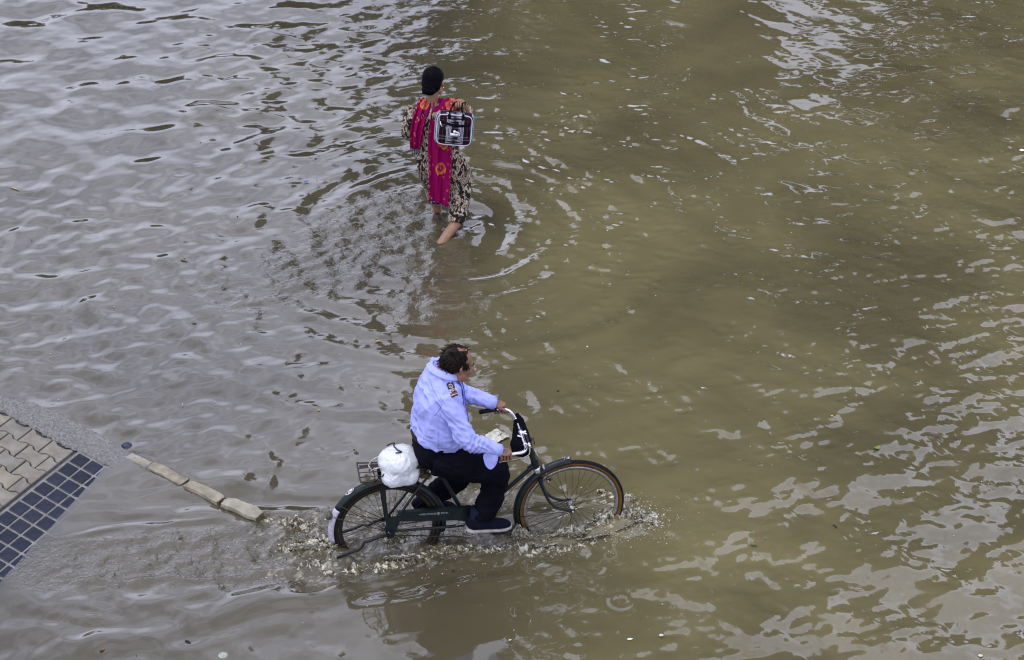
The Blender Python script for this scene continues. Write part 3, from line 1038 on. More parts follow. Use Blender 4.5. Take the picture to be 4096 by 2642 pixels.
cw = MB()
CW = .088
def bbp(a, r, v): return B(.53 + r * math.cos(a), v, .14 + r * math.sin(a))
ring_o = [bbp(t, CW, .046) for t in np.linspace(0, 2 * PI, 44, endpoint=False)]
cw.loft(ring_o, [(.0055, .0018)] * 44, 6, closed=True, up=(0, 1, 0))
cw.loft([bbp(t, .030, .046) for t in np.linspace(0, 2 * PI, 24, endpoint=False)], [(.006, .0018)] * 24, 6, closed=True, up=(0, 1, 0))
for k in range(5):
    t = 2 * PI * k / 5 + .3
    cw.loft([bbp(t - .12, .030, .046), bbp(t, .06, .046), bbp(t + .12, .085, .046)], [(.005, .0018)] * 3, 6, up=(0, 1, 0))
    cc = bbp(t + .6, .060, .046)
    cw.loft([cc + B(.014 * math.cos(q), 0, .014 * math.sin(q) + ROAD_Z) for q in np.linspace(0, 2 * PI, 12, endpoint=False)], .0022, 5, closed=True)
for k in range(44):
    t = 2 * PI * k / 44
    cw.loft([bbp(t, CW + .003, .046), bbp(t, CW + .010, .046)], [.003, .0012], 4)
cw.build('chainwheel', m_dullsteel, bike)
def chain_run(p0, p1, n):
    cn = MB()
    for k in range(n):
        q = (k + .5) / n
        c = np.asarray(B(*p0)) * (1 - q) + np.asarray(B(*p1)) * q
        d = unit(np.asarray(B(*p1)) - np.asarray(B(*p0)))
        rot = np.stack([d, [0, 1, 0], np.cross(d, [0, 1, 0])], 1)
        cn.box(c, (.0135 if k % 2 else .0135, .006 if k % 2 else .0035, .0085 if k % 2 else .006), rot)
    cn.build('chain', m_rust, bike, smooth=False)
chain_run((.0, .046, .175 - .036), (.53, .046, .140 - CW - .004), 44)
chain_run((.0, .046, .175 + .036), (.53, .046, .140 + CW + .004), 44)
for s in (1, -1):
    ck = MB().loft([B(.53, s * .060, .14), B(.53 + s * .09, s * .066, .139), B(.53 + s * .17, s * .070, .138)], [(.010, .008), (.008, .007), (.009, .008)], 10).build('crank', m_dullsteel, bike)
    pd = MB()
    c = (.53 + s * .17, s * .115, .138)
    pd.loft([B(c[0], s * .072, c[2]), B(c[0], s * .165, c[2])], .006, 8)
    for du in (-.032, .032): pd.box(B(c[0] + du, c[1], c[2]), (.020, .085, .022))
    for dv in (-.042, .042): pd.box(B(c[0], c[1] + dv, c[2]), (.082, .004, .018))
    pd.build('pedal', m_black, bike, smooth=False)

# ---- saddle with springs and a small tool bag
sd_ = MB()
sd_.loft([B(u, 0, z) for u, z in ((.13, .655), (.16, .672), (.22, .672), (.30, .655), (.38, .652), (.42, .642))],
         [(.075, .020), (.105, .030), (.095, .030), (.045, .026), (.026, .022), (.016, .015)], 16, up=(0, 0, 1))
sdo = sd_.build('saddle', m_leather, bike)
for s in (-1, 1):
    sp = MB()
    hel = [B(.17 + .018 * math.cos(t), s * .062 + .018 * math.sin(t), .598 + .045 * t / (8 * PI)) for t in np.linspace(0, 8 * PI, 60)]
    sp.loft(hel, .0028, 6)
    sp.loft(catmull([B(.17, s * .062, .596), B(.24, s * .04, .588), B(.30, s * .015, .610), B(.40, s * .012, .634)], 5), .0035, 6)
    sp.build('saddle_spring', m_dullsteel, bike)
MB().loft([B(.318, 0, .60), B(.298, 0, .648)], .0125, 10).build('seat_post', m_dullsteel, bike)
tb_ = MB().loft([B(.225, 0, .578), B(.228, 0, .574), B(.262, 0, .572), B(.270, 0, .578)], [(.055, .020), (.062, .024), (.062, .024), (.05, .018)], 14, up=(0, 0, 1), power=4)
tb_.build('tool_bag', m_brown, bike)

# ---- rear carrier with spring clip
cr = MB()
ZC = .606
near_r = [(-.165, .095), (.235, .095)]
cr.loft(catmull([B(.22, .09, ZC), B(.0, .095, ZC), B(-.150, .095, ZC + .002), B(-.168, .088, ZC + .004), B(-.170, 0, ZC + .012), B(-.168, -.088, ZC + .022), B(-.150, -.095, ZC + .018), B(.0, -.095, ZC + .004), B(.22, -.09, ZC)], 5), .0052, 8)
for u in (-.075, .02, .12, .21):
    cr.loft([B(u, -.095, ZC), B(u, .095, ZC)], .0042, 6)
for v in (-.05, 0, .05):
    cr.loft([B(-.165, v, ZC + .008), B(.20, v, ZC)], .003, 6)
cr.loft([B(.20, -.03, ZC), B(.235, -.02, .60), B(.325, -.018, .585)], .004, 6)
cr.loft([B(.20, .03, ZC), B(.235, .02, .60), B(.325, .018, .585)], .004, 6)
cro = cr.build('carrier', m_rust, bike)
for s in (1, -1):
    pl = MB()
    pl.prism([B(-.155, s * .085, ZC - .012), B(-.155, s * .108, ZC - .012), B(.06, s * .108, ZC - .018), B(.06, s * .085, ZC - .018)], B(0, 0, .004 + ROAD_Z))
    pl.build('side_plate', m_rust, cro, smooth=False)
clp = MB()
clp.loft(catmull([B(-.02, .055, ZC + .070), B(-.075, .050, ZC + .060), B(-.100, .035, ZC + .030), B(-.085, 0, ZC + .022), B(-.100, -.035, ZC + .030), B(-.075, -.05, ZC + .060), B(-.02, -.055, ZC + .085)], 4), .0042, 7)
clp.loft([B(-.096, -.035, ZC + .028), B(-.096, -.035, ZC - .02)], .0055, 8)
clp.loft([B(-.096, .03, ZC + .03), B(-.070, .055, ZC - .01), B(-.02, .10, ZC - .012)], .0035, 6)
clp.build('spring_clip', m_dullsteel, cro)

# ---- U-shaped rear stand, folded back
for s in (1, -1):
    pts = [(.0, s * .090, .172), (-.062, s * .098, .172), (-.125, s * .104, .155), (-.165, s * .108, .150), (-.185, s * .110, .110), (-.205, s * .112, .098), (-.345, s * .118, .058)] if s == 1 else \
          [(.0, s * .090, .172), (-.062, s * .098, .152), (-.115, s * .104, .120), (-.150, s * .108, .128), (-.185, s * .110, .112), (-.215, s * .112, .100), (-.330, s * .118, .070)]
    lg = MB().loft([B(*p) for p in pts], [.011, .010, .010, .0095, .0095, .010, .010], 10)
    lg.loft([B(.012, s * .070, .18), B(.0, s * .092, .172)], .012, 8)
    lg.build('stand_leg', m_black, bike)

# ---- handlebar: chrome bar, grips, rod-brake levers, stem
BARC = (.872, .790)
hb_pts = [(.655, .262, .806), (.72, .262, .812), (.785, .258, .814), (.835, .244, .808), (.862, .205, .798), (.872, .15, .793), (.873, .06, .792), (.873, 0, .792)]
hb_full = hb_pts + [(u, -v, z) for u, v, z in reversed(hb_pts[:-1])]
hbo = MB().loft(catmull([B(*p) for p in hb_full], 5), .0115, 14).build('handlebar', m_chrome, bike)
for s in (1, -1):
    MB().loft([B(.648, s * .262, .805), B(.655, s * .262, .806), B(.735, s * .262, .8125), B(.765, s * .260, .8135)], [.011, .0155, .0155, .014], 12).build('grip', m_black, hbo)
    lv = MB()
    lv.loft(catmull([B(.895, s * .155, .782), B(.885, s * .215, .772), B(.84, s * .252, .772), B(.76, s * .268, .776), B(.690, s * .268, .770)], 4), .0042, 7)
    lv.ball(B(.688, s * .268, .770), .007, 8, 6)
    lv.build('brake_lever', m_dullsteel, hbo)
sm = MB()
sm.loft(catmull([B(.924, 0, .67), B(.918, 0, .715), B(.905, 0, .755), B(.873, 0, .790)], 4), .0125, 12)
sm.loft([B(.873, -.022, .792), B(.873, .022, .792)], .0165, 12)
sm.loft([B(.873, 0, .775), B(.905, 0, .800)], .008, 8)
sm.build('stem', m_chrome, hbo)
rd = MB()
rd.loft([B(.900, -.165, .790), B(.900, .165, .784)], .0048, 8)
rd.build('brake_rod', m_dullsteel, hbo)
rb = MB().loft([B(.900, .03, .787), B(.900, .115, .785)], .0085, 10).build('rod_sleeve', m_black, hbo)
MB().loft([B(.900, -.047, .787), B(.900, .024, .786)], .0055, 8).build('rod_sleeve', m_chrome, hbo)
for v in (-.150, -.045, -.03, -.010, .020, .130, .152):
    MB().loft([B(.900, v - .004, .787), B(.900, v + .004, .787)], .0095, 10).build('clamp', m_chrome, hbo)
for v in (-.148, .140, .01):
    c_ = MB().loft([B(.873, v - .006, .792), B(.873, v + .006, .792)], .0155, 12)
    c_.loft([B(.873, v, .793), B(.900, v, .788)], .0065, 8)
    c_.build('clamp', m_chrome, hbo)
c_ = MB().loft([B(.873, .055, .792), B(.848, .055, .803)], .006, 8)
c_.ball(B(.846, .055, .804), .009, 8, 6)
c_.build('clamp', m_chrome, hbo)
# rods running down to the front brake, stirrup, cable
br = MB()
br.loft([B(.905, .165, .782), B(.935, .03, .70), B(.965, .0, .62), B(1.030, 0, .455)], .0038, 7)
br.loft([B(.955, .012, .665), B(1.012, .012, .535)], .0040, 7)
br.loft([B(1.012, .012, .535), B(1.050, .012, .425)], .0075, 8)
br.loft(catmull([B(1.045, -.038, .415), B(1.048, 0, .430), B(1.045, .038, .415)], 3), .005, 7)
for s in (-1, 1): br.loft([B(1.045, s * .038, .415), B(1.050, s * .034, .400)], .006, 7)
br.ball(B(1.058, .02, .408), .009, 8, 6)
br.build('front_brake', m_dullsteel, bike)
for s in (-1, 1): MB().box(B(1.052, s * .026, .420), (.03, .012, .012)).build('brake_block', m_rubber, bike, smooth=False)
MB().loft(catmull([B(.898, .150, .786), B(.905, .150, .752), B(.880, .14, .700), B(.830, .10, .655), B(.775, .05, .610), B(.735, .03, .575)], 5), .0036, 7).build('brake_cable', m_dullsteel, bike)
MB().loft([B(.955, .030, .500), B(.80, .030, .360), B(.60, .03, .175)], .0032, 7).build('rear_brake_rod', m_dullsteel, bike)
lb = MB()
lb.loft([B(.935, -.04, .715), B(.965, -.04, .70), B(.968, -.04, .665)], [(.016, .003)] * 3, 6)
lb.loft([B(.930, -.02, .69), B(.965, -.045, .71)], .006, 8)
lb.build('lamp_bracket', m_rust, bike)

# ---- black pouch slung on the handlebar
m_pouch = M('black_cloth', (.003, .003, .006), .9, var=.2, bump=.3, bscale=60, spec=.05)
pou = MB()
secs = [(-.205, .885, .800, .010, .016), (-.165, .890, .786, .028, .030), (-.09, .885, .762, .046, .045), (0, .872, .744, .062, .055), (.08, .862, .736, .072, .058), (.125, .852, .738, .066, .048), (.145, .848, .744, .040, .026)]
pou.loft([B(u, v, z) for v, u, z, a, b in secs], [(a, b) for v, u, z, a, b in secs], 18, up=(0, 0, 1))
pv, pn, pf = remeshed(pou, .006, 5)
nz = vnoise(pv, 18, 1) * .006 + vnoise(pv, 45, 2) * .002
po = mesh_obj('pouch', pv + pn * nz[:, None], pf, m_pouch)
po.location = BIKE_LOC; po.rotation_euler = (0, 0, BA)
tag(po, 'black cloth pouch slung under the chrome handlebar', 'pouch')

# ---- white carrier bag on the rear rack, held by a black cord
m_bag, bt_, bp_ = new_mat('thin_white_plastic')
bp_.inputs['Roughness'].default_value = .3
bp_.inputs['Subsurface Weight'].default_value = .2
bp_.inputs['Subsurface Radius'].default_value = (.03, .03, .03)
_c = bt_.nodes.new('ShaderNodeTexCoord'); _v = bt_.nodes.new('ShaderNodeTexVoronoi'); _v.feature = 'DISTANCE_TO_EDGE'; _v.inputs['Scale'].default_value = 13
_nn = bt_.nodes.new('ShaderNodeTexNoise'); _nn.inputs['Scale'].default_value = 9; _vm = bt_.nodes.new('ShaderNodeVectorMath'); _vm.operation = 'MULTIPLY_ADD'; _vm.inputs[1].default_value = (.14, .14, .14)
bt_.links.new(_c.outputs['Object'], _nn.inputs['Vector']); bt_.links.new(_nn.outputs['Color'], _vm.inputs[0]); bt_.links.new(_c.outputs['Object'], _vm.inputs[2])
bt_.links.new(_vm.outputs[0], _v.inputs['Vector'])
_bb = bt_.nodes.new('ShaderNodeBump'); _bb.inputs['Strength'].default_value = .38; _bb.inputs['Distance'].default_value = .03
bt_.links.new(_v.outputs['Distance'], _bb.inputs['Height']); bt_.links.new(_bb.outputs['Normal'], bp_.inputs['Normal'])
bgm = MB()
bgm.ball(B(.090, .012, .676), (.136, .126, .104), 30, 20)
bgm.ball(B(.045, .075, .625), (.085, .060, .045), 20, 14)
bgm.ball(B(.135, .070, .630), (.075, .060, .045), 20, 14)
bv_, bn_, bf_ = remeshed(bgm, .0055, 30)
KN = B(.100, .01, .765)                                  # the knot
Pk = bv_ - KN
ang = np.arctan2(Pk[:, 1], Pk[:, 0]); rd_ = np.hypot(Pk[:, 0], Pk[:, 1])
pl_ = np.array([mnoise.noise(Vector((math.cos(a) * 3.2, math.sin(a) * 3.2, r * 5))) for a, r in zip(ang, rd_)])
pl2_ = np.array([mnoise.noise(Vector((math.cos(a) * 9, math.sin(a) * 9, r * 7 + 4))) for a, r in zip(ang, rd_)])
amp = np.clip(rd_ / .03, 0, 1)
disp = amp * (.002 * pl_ + .011 * np.exp(-rd_ / .09) * (.5 - np.abs(pl2_))) + .004 * (.4 - np.abs(vnoise(bv_, 26, 5))) + .010 * vnoise(bv_, 7, 9) - .014 * np.exp(-(np.linalg.norm(Pk, axis=1) / .035) ** 2)
dn = bv_[:, 2] - (ZC - ROAD_Z)
bv2 = bv_ + bn_ * disp[:, None]
sag = np.clip((.655 - ROAD_Z - bv2[:, 2]) / .06, 0, 1) * np.clip(-(bv2[:, 1]) / .10, 0, 1)
bv2[:, 1] -= .015 * sag; bv2[:, 2] -= .030 * sag
bag = mesh_obj('carrier_bag', bv2, bf_, m_bag)
tint = np.tile(np.array([.62, .65, .68]), (len(bv2), 1))
c1 = np.exp(-(np.linalg.norm((bv2 - B(.185, .02, .700)) / np.array([.03, .05, .04]), axis=1)) ** 2)[:, None]
c2 = np.exp(-(np.linalg.norm((bv2 - B(.170, .070, .672)) / np.array([.025, .03, .03]), axis=1)) ** 2)[:, None]
tint = tint * (1 - .55 * c1) + np.array([.30, .45, .75]) * .55 * c1
tint = tint * (1 - .45 * c2) + np.array([.75, .76, .35]) * .45 * c2
set_color(bag, 'tint', tint)
_a = m_bag.node_tree.nodes.new('ShaderNodeAttribute'); _a.attribute_name = 'tint'
m_bag.node_tree.links.new(_a.outputs['Color'], m_bag.node_tree.nodes['Principled BSDF'].inputs['Base Color'])
bag.location = BIKE_LOC; bag.rotation_euler = (0, 0, BA)
tag(bag, 'knotted white plastic carrier bag strapped on the rear rack', 'plastic bag')
def on_bag(u, v):
    """top surface of the bag"""
    p = B(u, v, 0)
    d = np.hypot(bv2[:, 0] - p[0], bv2[:, 1] - p[1])
    near_ = d < .016
    return np.array([p[0], p[1], bv2[near_, 2].max() if near_.any() else .75]) + np.array([0, 0, .004])
cordp = [on_bag(u, v) for u, v in ((.025, -.075), (.055, -.085), (.072, -.060), (.062, -.030), (.070, .0), (.078, .03), (.100, .058), (.085, .062), (.062, .060))]
MB().loft(catmull(cordp, 4), .0042, 7).build('cord', m_black, bag)
MB().loft([B(.012, .075, .675), B(-.03, .098, .640), B(-.085, .100, .606)], [.003, .0045, .004], 7).build('cord', m_black, bag)
# ================================================================== PEOPLE: shared pieces
from mathutils.bvhtree import BVHTree

def rot_zyx(yaw, pitch, roll=0.0):
    cy, sy, cp, sp, cr, sr = math.cos(yaw), math.sin(yaw), math.cos(pitch), math.sin(pitch), math.cos(roll), math.sin(roll)
    Rz = np.array([[cy, -sy, 0], [sy, cy, 0], [0, 0, 1]])
    Ry = np.array([[cp, 0, sp], [0, 1, 0], [-sp, 0, cp]])
    Rx = np.array([[1, 0, 0], [0, cr, -sr], [0, sr, cr]])
    return Rz @ Ry @ Rx

def head_shapes(b, H, R, k=1.0):
    """skull, jaw and features into b; H centre, R rotation (x = where the face looks), k size"""
    def q(x, y, z): return H + R @ (np.array([x, y, z]) * k)
    def ball(c, r): b.ball(q(*c), tuple(k * a for a in r), 18, 12, R)
    ball((-.018, 0, .030), (.098, .077, .084))
    ball((.030, 0, -.030), (.064, .063, .085))
    ball((.042, 0, -.082), (.044, .050, .036))
    ball((.072, 0, -.102), (.022, .026, .018))
    ball((.074, 0, .016), (.020, .050, .013))
    for s in (-1, 1):
        ball((.058, s * .042, -.030), (.028, .022, .022))
        ball((.020, s * .058, -.070), (.035, .012, .030))
    b.loft([q(.080, 0, .012), q(.097, 0, -.010), q(.112, 0, -.034)], [.009 * k, .010 * k, .013 * k], 10)
    ball((.096, .012, -.040), (.012, .009, .008)); ball((.096, -.012, -.040), (.012, .009, .008))
    ball((.084, 0, -.066), (.014, .024, .006)); ball((.083, 0, -.077), (.013, .020, .006))
    for s in (-1, 1):
        b.loft([q(-.012, s * .072, .020), q(-.020, s * .086, .020), q(-.024, s * .090, .002), q(-.014, s * .086, -.022), q(-.004, s * .076, -.032)],
               [.008 * k, .007 * k, .009 * k, .008 * k, .006 * k], 8)
        b.loft([q(.000, s * .070, .010), q(-.010, s * .082, -.005), q(-.006, s * .080, -.024)], [.006 * k] * 3, 8)
    return q

def finger(b, pts, r0, r1):
    P = catmull(pts, 3)
    n = len(P)
    rad = [r0 + (r1 - r0) * i / (n - 1) for i in range(n)]
    rad[-1] *= .75
    b.loft(P, rad, 8)

def drape(V, N, layers):
    """cloth folds: layers of (scale vector, amplitude, seed, ridged)"""
    d = np.zeros(len(V))
    for sc, amp, seed, ridged in layers:
        n = vnoise(V * np.asarray(sc), 1.0, seed)
        d += amp * ((.35 - np.abs(n)) if ridged else n)
    return V + N * d[:, None]

m_skin = M('brown_skin', (.205, .095, .055), .48, col2=(.255, .125, .075), scale=25, bump=.06, bscale=220)
m_skin.node_tree.nodes['Principled BSDF'].inputs['Subsurface Weight'].default_value = .08
m_hair = M('black_hair', (.006, .0045, .004), .5, col2=(.022, .012, .008), scale=22, spec=.12)
m_eye = M('eye_white', (.40, .36, .32), .3)
m_shirt = M('periwinkle_cotton', (.38, .42, .86), .9, var=.06, scale=7, bump=.12, bscale=420, spec=.1)
m_tie = M('blue_tie', (.055, .070, .42), .7, col2=(.10, .12, .55), scale=120)
m_trous = M('near_black_trouser_cloth', (.0042, .0040, .0085), .9, var=.3, scale=6, bump=.2, bscale=300, spec=.06)
m_shoe = M('navy_shoe_cloth', (.006, .007, .016), .85, var=.2, bump=.3, bscale=260, spec=.08)
m_sock = M('dark_blue_sock', (.012, .014, .032), .9, bump=.3, bscale=300, spec=.08)
m_sole = M('dirty_white_sole', (.26, .25, .235), .8, col2=(.40, .385, .37), scale=30)
m_tattoo = M('grey_tattoo', (.075, .072, .075), .5, col2=(.11, .095, .09), scale=60)

# ================================================================== CYCLIST
man = empty('person', BIKE_LOC, BA)
tag(man, 'man in a light blue uniform shirt and dark trousers riding the bicycle', 'person')
GRIP = {1: (.712, .262, .810), -1: (.775, -.260, .813)}

body = MB()
HC = B(.478, 0, 1.352)
HR = rot_zyx(math.radians(14), math.radians(17), math.radians(0))
hq = head_shapes(body, HC, HR)
body.loft([B(.355, 0, 1.25), B(.385, 0, 1.30), hq(-.030, 0, -.055), hq(-.02, 0, -.01)], [.062, .058, .058, .055], 16)
# frame of the body under the clothes
TOR = [(.80, .320, .115, .150), (.92, .340, .125, .155), (1.05, .345, .115, .160), (1.16, .350, .11, .165), (1.24, .350, .085, .13), (1.29, .355, .055, .07)]
body.loft([B(u, 0, z) for z, u, hd, hw in TOR], [(hw, hd) for z, u, hd, hw in TOR], 20, up=(1, 0, 0))
ARM = {}
for s in (1, -1):
    dg_ = GRIP[s][0] - .700
    ARM[s] = dict(sh=(.378, s * .180, 1.235), el=(.478 + dg_ * .6, s * .275, .962), wr=(.640 + dg_, s * .268, .862))
    a = ARM[s]
    body.loft([B(*a['sh']), B(*[(p + q) / 2 for p, q in zip(a['sh'], a['el'])]), B(*a['el']), B(.56 + dg_ * .8, s * .274, .912), B(*a['wr']), B(.665 + dg_, s * .266, .854)],
              [.052, .046, .040, .038, (.030, .024), (.032, .022)], 14)
    # palm: from the wrist over the top of the grip
    body.loft([B(.650 + dg_, s * .266, .856), B(.680 + dg_, s * .268, .850), B(.712 + dg_, s * .272, .843), B(.738 + dg_, s * .276, .838)],
              [(.030, .017), (.040, .018), (.042, .017), (.034, .014)], 14, up=(0, 0, 1))
LEGS = {1: [(.315, .080, .75), (.48, .115, .685), (.685, .128, .625), (.655, .128, .48), (.590, .126, .27)],
        -1: [(.315, -.080, .75), (.46, -.115, .63), (.610, -.128, .500), (.47, -.128, .40), (.275, -.126, .265)]}
for s in (1, -1):
    body.loft([B(*p) for p in LEGS[s]], [.070, .070, .052, .046, .034], 14)
    L = LEGS[s][-1]
    body.loft([B(*L), B(L[0] - .005, L[1], L[2] - .055), B(L[0] + .05, L[1], L[2] - .078), B(L[0] + .12, L[1], L[2] - .082)], [.034, .028, .022, .018], 12)
V, N, F = remeshed(body, .0048, 3, .4)
hands = MB()
for s in (1, -1):
    def hp(du, ang, r):
        """point round the grip axis; angle 0 = outward, 90 = up"""
        g = GRIP[s]
        a = math.radians(ang)
        return B(g[0] + du, g[1] + s * r * math.cos(a), g[2] + r * math.sin(a))
    for k, (du, ln) in enumerate(((.042, 1.0), (.0215, 1.06), (.001, 1.0), (-.019, .85))):
        finger(hands, [hp(du - .010, 112, .030), hp(du, 72, .034), hp(du + .002, 28, .0295), hp(du + .001, -25, .0268), hp(du, -75, .0262), hp(du, -75 - 45 * ln, .0255)], .0096, .0076)
    finger(hands, [hp(-.012, 120, .032), hp(.020, 150, .033), hp(.046, 190, .030), hp(.056, 232, .0275)], .0120, .0085)
off = len(V)
V = np.concatenate([V, np.array(hands.v)]); F = F + [tuple(i + off for i in f) for f in hands.f]
mb_ = mesh_obj('body', V, F, [m_skin, m_tattoo], man)
# the grey mark tattooed on the back of the right hand
cen = np.array([p.center[:] for p in mb_.data.polygons])
tq = B(.716, .285, .860)
d = np.linalg.norm((cen - tq) / np.array([.024, .022, .03]), axis=1) + .25 * vnoise(cen, 60, 3)
mb_.data.polygons.foreach_set('material_index', (d < 1).astype(np.int32))
# eyes and brows
for s in (-1, 1):
    e = MB().ball(hq(.083, s * .031, -.008), (.007, .010, .006), 10, 8, HR).build('eye', m_eye, man)
    MB().ball(hq(.088, s * .032, -.008), (.0035, .0055, .0050), 8, 6, HR).build('iris', m_black, e)
    MB().loft([hq(.088, s * .014, .016), hq(.088, s * .032, .022), hq(.075, s * .050, .018)], [.004, .005, .003], 8).build('eyebrow', m_hair, man)

# hair: a cap over the back and sides, thinning on top, and loose wet locks
def on_head(x, y, z, k=1.0):
    d = np.array([x, y, z]); d = d / math.sqrt((x / .098) ** 2 + (y / .078) ** 2 + (z / .085) ** 2)
    return np.array([-.018, 0, .030]) + d * k
def hairy(p, fuzz=0.0):
    """does hair grow at this point of the skull (head space)"""
    x, y, z = p
    if x > (.040 if z < .03 else .030) + fuzz: return False
    if z < .0 and x > -.012 + fuzz: return False
    if z < -.020 and x > -.03: return False
    if z < -.062: return False
    # bald strip from the temple to the crown on the right side of the parting
    if z > .060 and -.036 < y < -.002 and -.045 < x: return False
    if x > .012 and y < -.012 and z > .038: return False
    return True
hb_ = MB()
hv, hf = [], []
nu, nv = 48, 26
for i in range(nv + 1):
    t = PI * i / nv
    for k in range(nu):
        a = 2 * PI * k / nu
        p = on_head(math.sin(t) * math.cos(a) * .098, math.sin(t) * math.sin(a) * .078, math.cos(t) * .085, 1.035)
        p = p + unit(p) * .004 * mnoise.noise(Vector(p) * 60)
        hv.append(p)
for i in range(nv):
    for k in range(nu):
        q4 = (i * nu + k, (i + 1) * nu + k, (i + 1) * nu + (k + 1) % nu, i * nu + (k + 1) % nu)
        c = np.mean([hv[j] for j in q4], axis=0)
        fz = .010 * mnoise.noise(Vector(c) * 50)
        if hairy(c, fz): hf.append(q4)
hb_.add([hq(*p) for p in hv], hf)
rh = np.random.default_rng(3)
cnt = 0
while cnt < 900:
    d = rh.normal(size=3); d /= np.linalg.norm(d)
    p = on_head(*(d * np.array([.098, .078, .085])))
    top = p[2] > .055
    ok = hairy(p) or (top and p[0] < .035 and p[1] > -.05 and rh.random() < .15)
    front_tuft = p[0] > .015 and p[1] > .012 and p[2] > .055 and p[0] < .055
    if not (ok or front_tuft): continue
    nrm = unit(p - np.array([-.018, 0, .03]))
    down = np.array([-.75, 0, -.55]) if not front_tuft else np.array([.5, .15, .1])
    if p[2] < -.005: down = np.array([-.5, np.sign(p[1]) * .15, -.6])
    if top and not front_tuft: down = np.array([-.35, .9 if p[1] > 0 else -.6, -.1])
    tg = unit(down - nrm * (down @ nrm) * .85 + rh.normal(size=3) * .28)
    ln = rh.uniform(.018, .034) * (1.35 if p[2] < -.02 and p[0] < -.03 else 1.0)
    bend = unit(rh.normal(size=3)) * ln * .25
    lift = .002 if top else .0045
    pts = [p - nrm * .002, p + nrm * lift + tg * ln * .35 + bend * .4, p + nrm * lift * .8 + tg * ln * .75 + bend, p + nrm * (lift * 1.2) + tg * ln + bend * .2 + nrm * rh.uniform(-.003, .004 if p[2] > -.02 else .010)]
    hb_.loft([hq(*q) for q in catmull(pts, 2)], [.0024, .0028, .0028, .0026, .0022, .0016, .0006], 5)
    cnt += 1
hb_.build('hair', m_hair, man)

# ---- shirt
sh = MB()
ST_ = [(.815, .330, .120, .150), (.835, .335, .158, .185), (.87, .345, .172, .200), (.93, .352, .172, .203), (1.00, .352, .162, .198), (1.08, .350, .150, .198), (1.16, .356, .142, .198),
       (1.225, .362, .122, .188), (1.275, .366, .090, .140), (1.315, .374, .068, .092), (1.335, .380, .056, .070)]
sh.loft([B(u, 0, z) for z, u, hd, hw in ST_], [(hw, hd) for z, u, hd, hw in ST_], 28, up=(1, 0, 0), power=2.1)
sh.ball(B(.330, 0, 1.240), (.086, .120, .066), 20, 14)
SLV = {}
for s in (1, -1):
    SLV[s] = [(.365, s * .165, 1.240), (.395, s * .205, 1.165), (.440, s * .250, 1.060), (.478, s * .278, .965), (.540, s * .278, .922), (.610, s * .272, .888), (.668, s * .267, .860)]
    dg_ = GRIP[s][0] - .700
    SLV[s] = [(u + dg_ * f_, v, z) for (u, v, z), f_ in zip(SLV[s], (0, .1, .3, .6, .8, .9, 1.0))]
    sh.loft(catmull([B(*p) for p in SLV[s]], 3), [(r, r) for r in np.interp(np.linspace(0, 1, 19), [0, .2, .5, .65, .85, 1], [.074, .069, .059, .055, .046, .040])], 18)
V, N, F = remeshed(sh, .0066, 7)
x_, y_, z_ = V[:, 0], V[:, 1], V[:, 2] + ROAD_Z
arm = np.clip((np.abs(y_) - .17) / .05, 0, 1)
low = np.clip((1.02 - z_) / .18, 0, 1) * (1 - arm)
lay = .0050 * vnoise(V * np.array([9, 12, 5]), 1.0, 4)
f1 = vnoise(V * np.array([16, 12, 26]) + (V[:, [0]] * 22) * np.array([0, 0, 1]), 1.0, 6)          # oblique creases on the sleeves
f2 = vnoise(V * np.array([18, 15, 7]), 1.0, 8)                                                      # long hanging folds on the back
f3 = vnoise(V * np.array([10, 9, 30]), 1.0, 9)                                                      # blousing over the belt
f4 = vnoise(V * np.array([9, 14, 9]) + (V[:, [2]] * 9) * np.array([1, 0, 0]), 1.0, 12)
disp = 1.3 * lay + arm * .022 * (.28 - np.abs(f1)) + arm * .012 * f4 + (1 - arm) * (.020 * (.28 - np.abs(f2)) + .028 * (.25 - np.abs(f4))) + low * .030 * (.25 - np.abs(f3))
armpit = np.exp(-(((np.abs(y_) - .19) / .06) ** 2 + ((z_ - 1.12) / .09) ** 2 + ((x_ - .43) / .08) ** 2))
disp += armpit * .008 * np.sin((V[:, 2] * 1.0 + V[:, 0] * .9) * 130)
elb = np.exp(-(((x_ - .52) / .07) ** 2 + ((z_ - .93) / .07) ** 2)) * arm
disp += elb * .006 * np.sin((V[:, 2] * .7 - V[:, 0]) * 150 + 2 * f1)
V = V + N * disp[:, None]
shirt = mesh_obj('shirt', V, F, m_shirt, man)
sb = BVHTree.FromPolygons([Vector(v) for v in V], F)

mw = Matrix.Translation(Vector(BIKE_LOC)) @ Matrix.Rotation(BA, 4, 'Z')
mwi = mw.inverted()
def hit(px, py, tree=sb, off=.0):
    """point of the shirt that the photo shows at a pixel, in the person's space"""
    r = FWV + np.array([1, 0, 0]) * (px - 2048) / FPX + UPV * (1321 - py) / FPX
    o = mwi @ Vector(CAMP); d = (mwi.to_3x3() @ Vector(r)).normalized()
    loc, nor, i, dist = tree.ray_cast(o, d)
    if loc is None: return None
    return np.array(loc) + np.array(nor) * off

def seam(pts, name='seam', r=.0016, off=.0004, mat=m_shirt, parent=shirt):
    P = [hit(*p, off=off) for p in catmull([np.array([*p, 0.]) for p in pts], 6) for p in [p[:2]]]
    P = [p for p in P if p is not None]
    if len(P) > 3: MB().loft(P, r, 6).build(name, mat, parent)
m_seam = M('seam_blue', (.15, .18, .55), .9)
seam([(1722, 1530), (1735, 1565), (1752, 1595), (1768, 1618)], mat=m_seam)              # yoke
seam([(1768, 1618), (1757, 1640), (1737, 1665)], mat=m_seam)                            # armhole
seam([(1752, 1725), (1752, 1760), (1752, 1797)], mat=m_seam)                            # side seam

